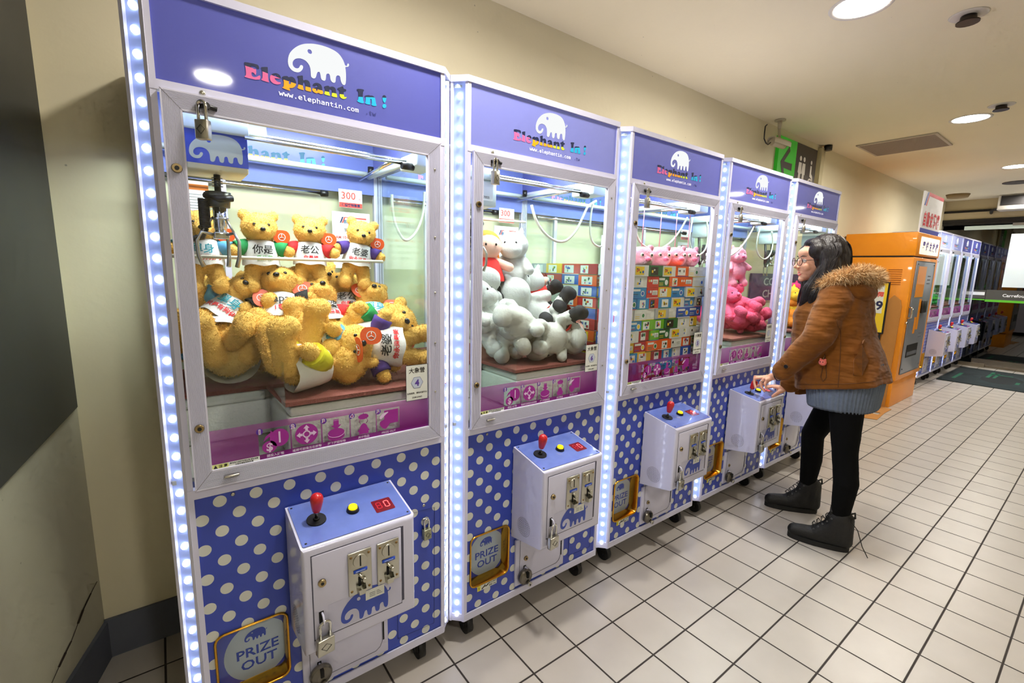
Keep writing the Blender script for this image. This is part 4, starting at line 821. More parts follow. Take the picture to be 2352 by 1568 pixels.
B_('golden bear in deep shade behind the low glass guard', z2(930,1290,.42), (.5,.8,0), (-.3,-.3,.9), 'sit', None, None, None, 1.1, False)
B_('golden bear pressed against the left glass of the pile', z2(400,1180,.45), (-.2,.95,.1), (0,-.3,.9), 'sit', 'blue', None, None, 1.2)
B_('golden bear at the very back right corner of the pile', z2(2000,900,.46), (.2,.8,.5), (-.3,-.7,.6), 'sit', 'purple', None, None, 1.05)
B_('golden bear under the papa bear with only its legs showing', z2(1020,1180,.42), (.6,.7,-.2), (-.75,-.2,.6), 'sit', 'navy', None, None, 1.05)
B_('golden bear at the rear left of the pile behind the lying one', z2(480,760,.55), (.1,.8,.5), (0,-.6,.8), 'sit', 'blue', None, None, 1.05)
B_('golden bear wedged behind the two lying front bears', z2(1600,1020,.34), (.3,.7,.5), (-.3,-.7,.6), 'sit', 'pink', None, None, 1.15)
# rod on which the bears hang
ROD = mat('cream_rod', (226, 222, 200), .4)
def rod(label, pts, r=.0055): q = MB(); q.tube(pts, r, 10); return tag(q.build('display_rod', ROD), label, 'rod')
rod('pale horizontal rod with four golden bears hanging on it', [(XL+.02, .338, 1.424), (.645, .338, 1.424)])
def plush(name, label, cat, at, head, front, pose, fur, key, scale=1., group=None, headtype='plain', nose=None, ox=0):
    o = obj_from(body_mesh(pose, fur, key, headtype), name); seat(o, at, head, front, scale, ox); tag(o, label, cat, group)
    obj_from(cached('eyes_'+headtype, lambda: eyes_mesh(headtype)), 'eyes', o)
    if nose: obj_from(cached(('nose', nose), lambda: M_of(MB().sph((0, -.070, .196), (.010, .007, .008), 0, 12, 8), [mat('nose_'+nose, {'pink': (226,90,130), 'brown': (110,60,40)}[nose], .6)])), 'nose', o)
    return o
POSES['stub'] = dict(legs=[((.028,-.005,.070),(.036,-.020,.022)),((-.028,-.005,.070),(-.036,-.020,.022))], foot=(0,-.010,0), arms=[((.040,0,.148),(.066,-.030,.118)),((-.040,0,.148),(-.066,-.030,.118))])
def z6(a, b, Y): return atY(1060+a/3.266, 480+b/3.266, Y)
GW = 'white plush animals in the second claw machine'
for lab, x, y, Y, hd, fr, po, s in (
 ('white plush animal hanging upright from the short rod', 385,430,.38,UPV,(-.8,-.7,0),'stub',1.25),
 ('white plush animal at the left edge under the hanging doll', 140,580,.40,(0,.3,.9),(.5,-1,0),'stub',1.2),
 ('white plush animal with its round back at the left of the heap', 180,690,.32,(.1,.2,.95),(.4,1,0),'stub',1.25),
 ('white plush animal facing out at the left edge of the heap', 160,810,.24,(-.2,.2,.9),(.6,-.8,0),'stub',1.25),
 ('white plush animal leaning right in the upper middle of the heap', 350,680,.42,(.6,.2,.7),(-.4,-.8,.3),'stub',1.45),
 ('white plush animal reclining in the middle of the heap', 500,760,.36,(.2,.9,.4),(-.5,-.5,.7),'stub',1.4),
 ('large white plush animal lying diagonally across the heap', 590,870,.30,(-.75,.2,.65),(.2,.9,.3),'stub',1.55),
 ('white plush animal face down at the front, leaning to the right', 470,970,.14,(.85,-.05,-.45),(.3,-.3,-.9),'stub',1.5),
 ('white plush animal sitting at the back right of the heap', 670,700,.42,(0,0,1),(.3,1,0),'stub',1.35),
 ('white plush animal lying on its side at the front right', 720,1080,.10,(.9,0,-.1),(0,-1,.2),'stub',1.2),
 ('white plush animal with small folded paws left of the front one', 240,880,.26,(-.5,.5,.6),(.2,-.8,.4),'stub',1.3),
 ('small white plush animal in shade behind the low guard', 170,1070,.35,(-.3,.7,.5),(.3,-.7,.5),'stub',1.1),
 ('white plush animal with its foot on the carpet corner', 330,1090,.22,(.4,.7,.4),(-.2,-.6,-.6),'stub',1.3)):
    plush('plush_animal', lab, 'plush toy', z6(x, y, Y), hd, fr, po, WHF, 'white', s, GW, ox=PW)
def doll_parts():
    hair = blob('hair', [((0, .012, .222), (.056, .046, .046)), ((.03, .03, .19), .025, (.05, .03, .15), .014), ((-.03, .03, .19), .025, (-.05, .03, .15), .014)], .004, 4, .002, .01, [mat('doll_hair', (224, 128, 30), .8, var=.15, vscale=60)])
    q = MB(); n = 26; pr = [(.165, .028, .026), (.15, .046, .04), (.12, .058, .05), (.085, .070, .062), (.075, .070, .062)]
    for (z0, a0, b0), (z1, a1, b1) in zip(pr, pr[1:]): q.add([(a0*cos(2*PI*j/n), b0*sin(2*PI*j/n), z0) for j in range(n)]+[(a1*cos(2*PI*j/n), b1*sin(2*PI*j/n), z1) for j in range(n)], [(j, (j+1)%n, n+(j+1)%n, n+j) for j in range(n)], 0, True)
    dress = M_of(q, [mat('doll_dress_red', (222, 34, 28), .8)])
    return hair, dress
DOLLF = mat('doll_skin', (246, 196, 172), .85); DOLLB = mat('doll_boot_black', (22, 22, 26), .8)
def doll_body(pose):
    me = body_mesh(pose, DOLLF, 'doll', 'doll').copy(); me.materials.append(DOLLB); me.materials.append(WHF)
    ft = [Vector(b)+Vector(POSES[pose]['foot'])*.6 for a, b in POSES[pose]['legs']]
    for p in me.polygons:
        if min((p.center-f).length for f in ft) < .045: p.material_index = 1
        elif p.center.z < .10: p.material_index = 2
    return me
hair_me, dress_me = doll_parts(); ARMB = {}
for lab, x, y, Y, hd, fr, po, s in (
 ('orange haired plush doll in a red dress hanging behind the claw', 190,430,.36,UPV,(-.3,-1,0),'hang',1.12),
 ('orange haired plush doll in red lying on top of the white heap', 540,620,.42,(-.75,.2,.5),(-.1,-1,.3),'sit',1.1),
 ('red dressed plush doll upside down with black boots in the air', 800,860,.14,(.75,.2,-.45),(-.45,-.5,.75),'sit',1.15),
 ('orange haired plush doll head down at the right edge of the heap', 930,960,.20,(.6,.2,-.6),(-.2,-1,-.2),'hang',1.1)):
    o = obj_from(cached(('doll', po), lambda: doll_body(po)), 'plush_doll'); seat(o, z6(x, y, Y), hd, fr, s, PW); tag(o, lab, 'plush doll', 'red dressed plush dolls in the second claw machine')
    obj_from(hair_me, 'hair', o); obj_from(dress_me, 'dress', o); obj_from(cached('eyes_plain', lambda: eyes_mesh('plain')), 'eyes', o)
rod('short cream rod at the back of the second claw machine', [atY(1060+140/3.266, 480+75/3.266, .42), atY(1060+478/3.266, 480+98/3.266, .42)])
# pink toys in machines three to five
def px(x, y, Y): return atY(x, y, Y)
GP = 'pink plush animals in the fourth claw machine'; P3, P4 = 3*PW, 4*PW
for lab, x, y, Y, hd, fr, s in (
 ('pink plush animal arched over the top of the heap', 1716,700,.26,(.8,.2,.4),(-.3,-.5,.8),1.2),
 ('pink plush animal at the left of the heap', 1682,708,.18,(-.1,.3,.9),(-.3,-1,0),1.15),
 ('pink plush animal with folded paws in the middle of the heap', 1706,735,.12,(0,.7,.6),(-.2,-.7,.6),1.15),
 ('pink plush animal lying at the right of the heap', 1738,720,.28,(.7,.3,.5),(-.3,-.7,.5),1.15),
 ('pink plush animal head down at the front of the heap', 1728,755,.12,(.7,-.1,-.5),(-.2,-1,.1),1.1),
 ('pink plush animal at the lower left of the heap', 1680,755,.16,(.1,.8,.3),(-.3,-.5,.8),1.25),
 ('pink plush animal on the top left of the heap', 1690,690,.22,(.3,.5,.8),(-.3,-.8,.5),1.1),
 ('pink plush animal on the top behind the arched one', 1738,700,.36,(.2,.6,.7),(-.3,-.8,.4),1.15),
 ('pink plush animal squeezed between the front ones', 1700,760,.10,(-.6,.4,.3),(.1,-.9,.5),1.0),
 ('pink plush animal at the right rear of the heap', 1745,742,.24,(-.5,.4,.5),(-.2,-.8,.4),1.05)):
    plush('plush_animal', lab+', fourth machine', 'plush toy', px(x, y, Y), hd, fr, 'sit', PKF, 'pink', s, GP, nose='pink', ox=P3)
plush('plush_animal', 'pink plush animal hanging beside the orange one in the fourth machine', 'plush toy', px(1692,612,.24), (-.1,0,1), (-.6,-1,0), 'stub', LPK, 'lpink', 1.0, nose='pink', ox=P3)
plush('plush_animal', 'orange plush animal hanging on the rod in the fourth machine', 'plush toy', px(1716,614,.30), (.2,0,1), (.1,-1,0), 'stub', ORF, 'orange', 1.0, nose='brown', ox=P3)
plush('plush_animal', 'blue plush animal at the back of the fourth machine', 'plush toy', px(1728,690,.45), (.2,.3,.9), (-.3,-1,.2), 'stub', BLF, 'blue', 1.1, nose='brown', ox=P3)
MGF = mat('magenta_plush', (206, 40, 96), .9, bump=.5, bscale=170)
plush('plush_animal', 'deep pink plush animal at the back right of the fourth machine', 'plush toy', px(1762,690,.48), (.3,.4,.8), (-.3,-.8,.4), 'stub', MGF, 'magenta', 1.2, nose='pink', ox=P3)
rod('thin metal rod with two soft toys in the fourth machine', [px(1676,613,.30), px(1722,616,.30)], .004)
plush('plush_animal', 'deep pink plush animal standing in the fifth machine', 'plush toy', px(1826,690,.2), (0,.1,1), (-.3,-1,0), 'stub', MGF, 'magenta', 1.1, nose='brown', ox=P4)
plush('plush_animal', 'yellow plush animal in the fifth machine behind the hair', 'plush toy', px(1814,728,.14), (0,.1,1), (-.4,-1,0), 'stub', YEF, 'yellow', 1.15, nose='brown', ox=P4)
plush('plush_animal', 'orange plush animal at the bottom of the fifth machine', 'plush toy', px(1812,750,.1), (.3,.4,.7), (-.4,-.9,.2), 'stub', ORF, 'orange', 1.0, nose='brown', ox=P4)
for i, (x, y) in enumerate(((1472,592),(1512,592),(1548,592),(1578,593))):
    o = cached('pkhead', lambda: blob('plush_body', [((0,0,0),(.058,.05,.048)), ((0,-.035,-.012),(.032,.025,.022)), ((.045,0,.042),(.014,.01,.014)), ((-.045,0,.042),(.014,.01,.014)), ((0,.0,-.05),(.03,.03,.03))], .0045, 4, .001, .01, [LPK]))
    h = obj_from(o, 'plush_animal'); h.location = px(x, y, .13); h.rotation_euler = (0, 0, math.radians(-22)); h.scale = (1.15,)*3
    tag(h, ['pink plush head leftmost on top of the toy boxes', 'pink plush head second from the left on the toy boxes', 'pink plush head third from the left on the toy boxes', 'pink plush head rightmost on top of the toy boxes'][i], 'plush toy', 'pink plush heads on the toy boxes')
    def ey():
        q = MB()
        for s in (-1, 1): q.sph((s*.022, -.046, .012), (.008, .005, .008), 0, 12, 8); q.sph((s*.021, -.0505, .011), (.0045, .003, .005), 1, 10, 6)
        return M_of(q, [mat('eye_cream', (240, 234, 214), .4), NOSE])
    obj_from(cached('pkeyes', ey), 'eyes', h); obj_from(cached('pknose', lambda: M_of(MB().sph((0,-.060,-.008),(.013,.008,.009),0,12,8), [mat('nose_pink', (226, 90, 130), .6)])), 'nose', h)
    obj_from(cached('pkcord', lambda: M_of(MB().tube([(0,0,.04),(.02,.03,.20)], .0018, 6), [LPK])), 'cord', h)
# green toys in the far row
for i, (k, dx, y, z) in enumerate(((5,.2,.10,1.14),(5,.45,.14,1.12),(5,.33,.2,1.2),(6,.2,.10,1.14),(6,.45,.14,1.13),(6,.33,.2,1.22))):
    o = MACH[k]; plush('plush_animal', ['green plush toy at left in', 'green plush toy at right in', 'green plush toy on top in'][i % 3]+[' the far machine behind the orange changer', ' the second far machine behind the orange changer'][k-5], 'plush toy', (o.location.x+dx*.88, o.location.y+y*.72+.1, z), (.1*i-.2,.3,.9), (-.5,-1,.1), 'stub', GRF, 'green', 1.0, 'green plush toys in the far machines', nose='brown', ox=o.location.x)
# ---------------------------------------------------------------- toy boxes
BC = [('red', (206, 34, 34)), ('white', (222, 224, 222)), ('green', (20, 110, 62)), ('blue', (30, 92, 190)), ('yellow', (240, 194, 24)), ('orange', (238, 96, 30)), ('grey', (176, 180, 184)), ('lime', (110, 186, 40)), ('sky blue', (30, 140, 206)), ('crimson', (180, 24, 40))]
INKS = [mat('ink_black', (26, 26, 30), .5), mat('ink_yellow', (244, 206, 40), .5), mat('ink_white', (236, 238, 236), .5), mat('ink_red', (214, 36, 36), .5), mat('ink_green', (30, 130, 70), .5), mat('ink_blue', (36, 96, 196), .5)]
def toybox(ci, w, d, h, seed):
    rr = random.Random(seed); q = MB(); q.box((0,0,0), (w,d,h), 0)
    for face in (0, 1):
        L_ = w if face == 0 else d
        F = (lambda u, v: (u, -.0005, v)) if face == 0 else (lambda u, v: (-.0005, d-u, v)); F_2 = (lambda u, v: (u, -.0009, v)) if face == 0 else (lambda u, v: (-.0009, d-u, v))
        st = rr.randrange(4)
        if st in (0, 1):   # picture side: white window with a small figure made of blocks
            a = rr.uniform(.05, .3)*L_; b = a+rr.uniform(.4, .6)*L_; q.flat([rect(a, h*.12, b, h*.86)], F, 3 if st else 1+rr.randrange(3))
            for _ in range(6):
                x = rr.uniform(a+.004, b-.014); z = rr.uniform(h*.18, h*.62); q.flat([rect(x, z, x+rr.uniform(.005,.014), z+rr.uniform(.005,.014))], F_2, 1+rr.randrange(6))
        elif st == 2:      # label side: white sticker with print lines and round marks
            q.flat([rect(L_*.45, h*.3, L_*.92, h*.72)], F, 3)
            for j in range(3): q.flat([rect(L_*.5, h*(.36+.1*j), L_*.85, h*(.39+.1*j))], F_2, 1)
            q.flat([circ(L_*.15, h*.6, h*.13, 10)], F, 1+rr.randrange(6)); q.flat([circ(L_*.32, h*.6, h*.13, 10)], F, 3)
        else:
            q.flat([rect(L_*.06, h*.66, L_*.6, h*.86)], F, 3); q.flat([circ(L_*.75, h*.45, h*.26, 14)], F, 3); q.flat([circ(L_*.75, h*.45, h*.18, 14)], F_2, 1+rr.randrange(6))
            for j in range(2): q.flat([rect(L_*.08, h*(.2+.16*j), L_*.45, h*(.25+.16*j))], F, 1+rr.randrange(6))
        q.flat([rect(0, 0, L_, h*.05)], F, 1+rr.randrange(6))
    return M_of(q, [mat('box_'+BC[ci][0].replace(' ', '_'), BC[ci][1], .35)]+INKS)
ORD = ['top', 'second', 'third', 'fourth', 'fifth', 'sixth', 'seventh', 'eighth', 'ninth', 'tenth', 'lowest']
COL = ['first', 'second', 'third', 'fourth', 'fifth', 'sixth', 'seventh', 'eighth', 'ninth', 'tenth']
ox = 2*PW; HB_ = .0505; WS = (.070, .088, .112)
for c in kids(MACH[2]):
    if c.name.split('.')[0] in ('foam_base', 'carpet', 'chute_guard'): bpy.data.objects.remove(c)
XE_ = ox+FW-.012
for r in range(11):
    z = 1.440-(r+1)*(HB_+.0008); rr = random.Random(r*7+3); x = ox+XL+.020+rr.uniform(0, .004); c = 0; top = r < 3
    while x < XE_-.05:
        wi = rr.choice((0, 1, 1, 2) if not top else (1, 2, 2)); w = WS[wi]
        if x+w > XE_: wi = 0; w = WS[0]
        if x+w > XE_+.006: break
        ci = rr.choice((0, 1, 1, 2, 2, 6, 5, 1, 0) if r < 2 else (0, 1, 1, 2, 3, 3, 4, 5, 6, 7, 8, 8, 9, 6)); sd = rr.randrange(3)
        me = cached(('bx', ci, wi, sd), lambda: toybox(ci, w-.002, .10, HB_, ci*17+sd+wi*5)); o = obj_from(me, 'toy_box'); o.location = (x+.001, .026+rr.uniform(0,.009), z); x += w
        tag(o, '%s toy box, %s row, %s from the left along the front of the block' % (BC[ci][0], ORD[r], COL[c]), 'toy box', 'toy boxes in the third machine'); c += 1
    y = .142
    for c in range(4):
        d = .118; ci = rr.randrange(10); me = cached(('bs', ci, (r+c) % 3), lambda: toybox(ci, .088, d-.002, HB_, 900+ci*5+(r+c) % 3)); o = obj_from(me, 'toy_box'); o.location = (ox+XL+.022+rr.uniform(0,.004), y, z); y += d
        tag(o, '%s toy box, %s row, on the block left side, %s behind the corner' % (BC[ci][0], ORD[r], COL[c]), 'toy box', 'toy boxes in the third machine')
# ---------------------------------------------------------------- padlocks
def padlock(label, x, y, z, w=.034, h=.036, sh=.035, ox=0, rz=0, lean=0, mat_=None):
    t = thing('padlock', label, 'padlock', (ox+x, y, z), rz, 'padlocks on the claw machines'); t.rotation_euler = (0, lean, rz)
    q = MB(); q.bbox((-w/2, -.009, -h), (w/2, .009, 0), .0025); q.tube([(-w*.30,-.0095,-h*.5),(0,-.0095,-h*.28),(w*.30,-.0095,-h*.5),(0,-.0095,-h*.75),(-w*.30,-.0095,-h*.5)], .0006, 4, 1)
    q.build('body', [mat_ or STEEL, BLACK], t)
    q = MB(); r = w*.30; q.tube([(-r,0,-.002),(-r,0,sh-r)]+[(r*cos(a), 0, sh-r+r*sin(a)) for a in [PI-PI*j/10 for j in range(11)]]+[(r,0,-.002)], .0036, 8); q.build('shackle', CHROME, t)
MN = ['first', 'second', 'third', 'fourth', 'fifth']
for k in range(5):
    padlock('square steel padlock on the window latch of the %s machine' % MN[k], .090, -.028, 1.722, .028, .042, .040, k*PW, math.radians(-35 if k == 0 else 15), 0)
    if k < 4: padlock('square steel padlock on the coin door of the %s machine' % MN[k], .259, -.178-.016, .455, .044, .044, .046, k*PW, math.radians(8), .04)
    t = thing('round_padlock', 'round dark metal padlock at the bottom door of the %s machine' % MN[k], 'padlock', (k*PW+.284-(.008 if k else 0), -.020, .190-(.005 if k else 0)), group='padlocks on the claw machines')
    q = MB(); pts = [(.0325, 0), (.0325, .004), (.028, .010), (.014, .0155), (0, .017)]
    for (r0, y0), (r1, y1) in zip(pts, pts[1:]):
        for s in (-1, 1): q.cyl((0, s*y0, 0), (0, s*y1+s*1e-5, 0), r0, max(r1, .0005), n=28, caps=False)
    q.build('body', mat('dark_steel', (120, 116, 108), .28, .95), t)
    q = MB(); q.bbox((-.005, -.021, .004), (.005, -.006, .028), .001); q.build('slot', GAP, t)
    q = MB(); q.cyl((.004, -.016, -.020), (.006, -.028, -.022), .010, n=18); q.cyl((.006, -.028, -.022), (.0062, -.0285, -.022), .005, n=12, mi=1); q.build('keyway', [CHROME, BLACK], t)
padlock('worn square padlock on the blue hatch right of the first control box', .642, -.010, .537, .029, .037, .034, 0, .05, 0, mat('worn_steel', (158, 160, 138), .4, .9))
# ---------------------------------------------------------------- claws, hoses and notices inside the machines
def claw(k, x, y, cover, label):
    ox = k*PW; t = thing('claw_carriage', label, 'claw', (ox+x, y, 0), group='claw carriages'); L = (x, y)
    q = MB(); q.bbox((-.068, -.06, 1.640), (.068, .075, 1.735), .004, 1, 0)
    if cover: q.flat([rect(-.068, 1.655, .068, 1.735)], FY(-.0608), 1); q.flat(elephant(-.061, 1.662, .124, .068), FY(-.0613), 2)
    else: q.flat([rect(-.064, 1.66, .050, 1.728)], FY(-.0608), 3); q.txt('0988787955', lambda u, v: (u, -.0613, 1.668+v), .016, 4, .0002, MONO)
    q.build('housing', [mat('carriage_cream', (230, 222, 180), .4) if cover else INTW, BLUE, mat('elephant_grey', (190, 198, 184), .3, coat=.4), mat('sticker_white', (0,0,0)), BLACK], t)
    q = MB(); q.bbox((-.09, -.075, 1.735), (.072, .085, 1.775), .003, 1); q.build('bridge', INTW, t)
    q = MB(); q.cyl((0,0,1.64), (0,0,1.595), .008, n=12); 
    for z in (1.632,1.625,1.618,1.611): q.cyl((0,0,z), (0,0,z-.0015), .013, n=14)
    q.cyl((0,0,1.595), (0,0,1.555), .030, .026, n=20); q.build('winch', mat('claw_metal_dark', (90, 92, 86), .35, .9), t)
    q = MB(); q.cyl((0,0,1.556), (0,0,1.485), .014, n=16); 
    for a in range(3): a = a*2*PI/3+.4; q.cyl((.016*cos(a), .016*sin(a), 1.556), (.016*cos(a), .016*sin(a), 1.50), .0022, n=8)
    q.cyl((0,0,1.528), (0,0,1.522), .021, n=18); q.bbox((-.018,-.018,1.472), (.018,.018,1.490), .003); q.build('coil_housing', CHROME, t)
    q = MB()
    pts = []
    for j in range(140): a = j*2*PI/7; s = j/139; cx = -.035-.0*s; pts.append((cx+.012*cos(a), .012*sin(a), 1.575-.075*s))
    q.tube(pts, .0024, 5); q.tube([(-.035,0,1.50),(-.045,0,1.475),(-.07,0,1.468),(-.085,0,1.49),(-.088,0,1.56),(-.085,.01,1.64)], .009, 8); q.tube([(-.03,0,1.585),(.0,-.03,1.575),(.03,-.02,1.58)], .009, 8); q.build('coiled_cable', BLACK, t)
    for a in range(3):
        a = a*2*PI/3-.9; d = Vector((cos(a), sin(a), 0)); q = MB(); q.tube([d*.014+Vector((0,0,1.482)), d*.045+Vector((0,0,1.488)), d*.058+Vector((0,0,1.465)), d*.056+Vector((0,0,1.425)), d*.046+Vector((0,0,1.397))], [.0045,.0045,.0045,.005,.006], 8); q.tube([d*.016+Vector((0,0,1.53)), d*.044+Vector((0,0,1.488))], .003, 6); q.build('claw_arm', STEEL, t)
claw(0, .130, .190, True, 'claw and carriage with an elephant cover in the first machine')
p = atY(1135, 440, .18); claw(1, p.x-PW-.056, .24, False, 'claw and carriage with a paper notice in the second machine')
p = atY(1622, 540, .42); claw(2, p.x-2*PW+.02, .42, False, 'claw and carriage at the back right of the third machine')
p = atY(1772, 570, .40); claw(3, p.x-3*PW, .40, False, 'claw and carriage at the back right of the fourth machine')
p = atY(1866, 560, .22); claw(4, p.x-4*PW+.05, .22, False, 'claw and carriage in the fifth machine above the woman')
HOSE = mat('hose_cream', (216, 214, 196), .4)
def hose(label, z, pts, Y, r=.0055):
    a, b, s = z; pp = [atY(a+x/s, b+y/s, Y+ (i*.0)) for i, (x, y) in enumerate(pts)]; q = []
    for i in range(len(pp)-1):
        p0, p1, p2, p3 = pp[max(i-1,0)], pp[i], pp[i+1], pp[min(i+2,len(pp)-1)]
        for k in range(6): t = k/6; q.append(.5*((2*p1)+(p2-p0)*t+(2*p0-5*p1+4*p2-p3)*t*t+(3*p1-p0-3*p2+p3)*t**3))
    q.append(pp[-1]); tag(MB().tube(q, r, 8).build('flexible_hose', HOSE), label, 'hose', 'cream hoses draped inside the machines')
z2_ = (360,480,3.5636); z6_ = (1060,480,3.266); z31 = (1400,270,4.48); z34 = (1600,340,4.125)
hose('cream hose looping down at the right in the first machine', z2_, [(1925,-120),(1930,0),(1955,130),(2010,235),(2060,250),(2120,190),(2165,90),(2185,-20),(2190,-140)], .55, .006)
hose('wide cream hose loop across the second machine', z6_, [(525,-30),(550,60),(590,140),(650,205),(720,242),(790,232),(860,160),(910,60),(950,-20),(1010,-60)], .30, .006)
hose('cream hose loop at the right of the second machine', z6_, [(985,-40),(968,60),(965,180),(985,250),(1030,282),(1065,270)], .30, .005)
hose('wide cream hose loop across the third machine', z31, [(240,1000),(262,1150),(310,1275),(400,1345),(500,1355),(620,1290),(720,1170),(800,1030)], .25, .0055)
hose('narrow cream hose loop at the right of the third machine', z31, [(855,1030),(835,1150),(822,1260),(850,1370),(910,1415),(985,1355),(1010,1220),(1000,1060)], .35, .005)
hose('cream hose rising to the bracket in the fourth machine', z34, [(250,1040),(315,1020),(400,960),(480,860),(545,745)], .20, .0055)
hose('narrow cream hose loop hanging in the fourth machine', z34, [(600,760),(575,860),(568,960),(600,1030),(650,1050),(700,1000),(722,900),(712,790)], .32, .005)
PAPER = mat('paper_white', (236, 238, 234), .6); PRED = mat('paper_red', (226, 84, 70), .6); PDK = mat('paper_dark', (60, 62, 70), .6); PNV = mat('paper_navy', (30, 40, 90), .6); PLT = mat('paper_print', (150, 152, 150), .6)
for k in range(4):
    ox = k*PW; y = DEP-.022; nm = MN[k]
    q = MB(); q.box((.590, y-.002, 1.640), (.685, y, 1.712)); q.flat([rect(.5905, 1.641, .6845, 1.660)], FY(y-.0025), 1)
    q.txt('300', lambda u, v: (.628+u, y-.0028, 1.674+v), .040, 1, .0004); q.txt('元', lambda u, v: (.674+u, y-.0028, 1.672+v), .012, 1, .0001); q.txt('保證夾物售價', lambda u, v: (.6375+u, y-.0031, 1.646+v), .0125, 2, .0003)
    o = q.build('price_sign', [PAPER, PRED, PNV]); o.location.x = ox; tag(o, 'small white and red 300 price sign inside the %s machine' % nm, 'sign', 'price signs inside the machines')
    q = MB(); q.box((.560, y-.002, 1.395), (.715, y, 1.622)); F = FY(y-.0026)
    q.flat([[(.590,1.578),(.596,1.578),(.606,1.602),(.600,1.602)]], F, 2); q.flat([[(.598,1.578),(.604,1.578),(.613,1.599),(.700,1.596),(.700,1.602),(.608,1.602)]], F, 1)
    q.txt('親愛的顧客', lambda u, v: (.650+u, y-.0028, 1.577+v), .018, 3, .0002); q.txt('營業時段', lambda u, v: (.640+u, y-.0028, 1.545+v), .017, 4, .0001); q.txt('AM 10:00 -AM 22:00', lambda u, v: (.638+u, y-.0028, 1.515+v), .0155, 1, .0003)
    for j, s_ in enumerate(('由於機台承租商圈', '內容物品均為正品', '敬請安心使用')): q.txt(s_, lambda u, v, j=j: (.638+u, y-.0028, 1.490-.026*j+v), .0135, 4, .0001)
    o = q.build('notice', [PAPER, PRED, PNV, mat('paper_blue', (60, 110, 150), .6), PLT]); o.location.x = ox; tag(o, 'white opening hours notice behind the toys in the %s machine' % nm, 'notice', 'opening hour notices inside the machines')
q = MB(); y = .60; a = atY(280+455/3.0154, 1235/3.0154, y); b = atY(280+590/3.0154, 1500/3.0154, y); x0, x1, z1, z0 = a.x-.02, b.x+.01, a.z, b.z-.03
q.box((x0, y, z0), (x1, y+.002, z1)); q.flat([rect(x0, z1-.034, x1, z1-.016)], FY(y-.0005), 1); q.flat([rect(x0, z0, x1, z0+.02)], FY(y-.0005), 2); q.flat([circ(x0+.03, z0+.022, .012, 16)], FY(y-.0007), 3)
for j in range(9): q.flat([rect(x0+.006, z1-.05-.009*j, x1-.006-.01*(j % 3), z1-.047-.009*j)], FY(y-.0006), 4)
tag(q.build('leaflet', [PAPER, mat('leaflet_orange', (240, 140, 50), .6), mat('leaflet_green', (150, 200, 60), .6), mat('leaflet_pink', (240, 130, 120), .6), PLT]), 'printed leaflet with colourful header behind the claw in the first machine', 'leaflet')
for k, num in enumerate(('4', '6', '5', '', '')):
    q = MB(); q.flat([rect(.575, .990, .650, 1.105)], FY(-.0068), 1); q.flat([rect(.5765, .9915, .6485, 1.1035)], FY(-.0070), 0)
    hx = [(.6125+.021*cos(PI/3*j), 1.047+.021*sin(PI/3*j)) for j in range(6)]; q.flat([hx], FY(-.0073), 3); q.flat([[(.6125+(p[0]-.6125)*.93, 1.047+(p[1]-1.047)*.93) for p in hx]], FY(-.0076), 4)
    q.txt('大象營', lambda u, v: (.6125+u, -.0073, 1.080+v), .0185, 2, .0002)
    if num: q.txt(num, lambda u, v: (.6125+u, -.0079, 1.0375+v), .027, 5, .0012)
    q.txt('如有疑問，請告知服務台', lambda u, v: (.6125+u, -.0073, 1.0115+v), .0062, 2, .0001); q.txt('【廠商主編號】', lambda u, v: (.6125+u, -.0073, .9975+v), .0058, 2, .0001)
    o = q.build('number_sticker', [MATS['sticker_white'], PDK, BLACK, mat('hex_line', (120, 130, 170), .5), mat('hex_fill', (196, 206, 226), .5), mat('number_violet', (90, 60, 160), .5)]); o.parent = MACH[k]
# ---------------------------------------------------------------- orange coin changer beyond the fifth machine
ORG = mat('changer_orange', (242, 150, 16), .4, coat=.2, var=.05, vscale=2); STP = mat('changer_steel', (150, 156, 168), .35, .5)
def z8(a, b, Y=.05): return atY(1920+a/2.8, 400+b/2.8, Y)
X0, X1, Y0, Y1, ZT = 6.225, 7.19, .05, YB-.02, 1.875
t = thing('coin_changer', 'tall orange coin changing machine with a grey steel front beyond the woman', 'coin changer', (0,0,0))
b = MB(); b.bbox((X0+.01, Y0+.02, 0), (X1-.01, Y1, .30), .004); b.bbox((X0, Y0, .30), (X1, Y1, 1.62), .008); b.build('cabinet', ORG, t)
b = MB(); b.bbox((X0, Y0-.004, 1.632), (X1, Y1, ZT), .008); b.build('header_box', ORG, t)
b = MB(); b.box((X0+.002, Y0+.01, 1.618), (X1-.002, Y1-.01, 1.634)); b.box((X0+.004, Y0+.02, .296), (X1-.004, Y1-.01, .304)); b.build('seam', GAP, t)
b = MB(); b.bbox((X0+.13, Y0-.010, 1.655), (X1-.09, Y0-.002, 1.835), .01, 2, 0); F = FY(Y0-.0112)
for i, ch in enumerate('零錢兌換機'): b.txt(ch, lambda u, v, i=i: (X0+.24+.135*i+u, Y0-.0118, 1.705+v), .10, 1, .003)
b.build('lit_sign', [mat('changer_sign_lit', (250, 246, 226), .4, emit=.8, ecol=(255, 246, 220)), mat('changer_violet', (110, 90, 180), .5)], t)
b = MB(); b.bbox((X0+.10, Y0-.010, .36), (X1-.13, Y0-.001, 1.585), .012, 2, 0)
b.box((X0+.19, Y0-.013, 1.20), (X0+.50, Y0-.010, 1.53), 1); b.box((X0+.42, Y0-.012, .84), (X0+.50, Y0-.010, 1.18), 1); b.box((X0+.33, Y0-.012, .80), (X0+.40, Y0-.010, .98), 1)
b.bbox((X0+.50, Y0-.03, 1.02), (X0+.68, Y0-.010, 1.16), .006, 1, 2)
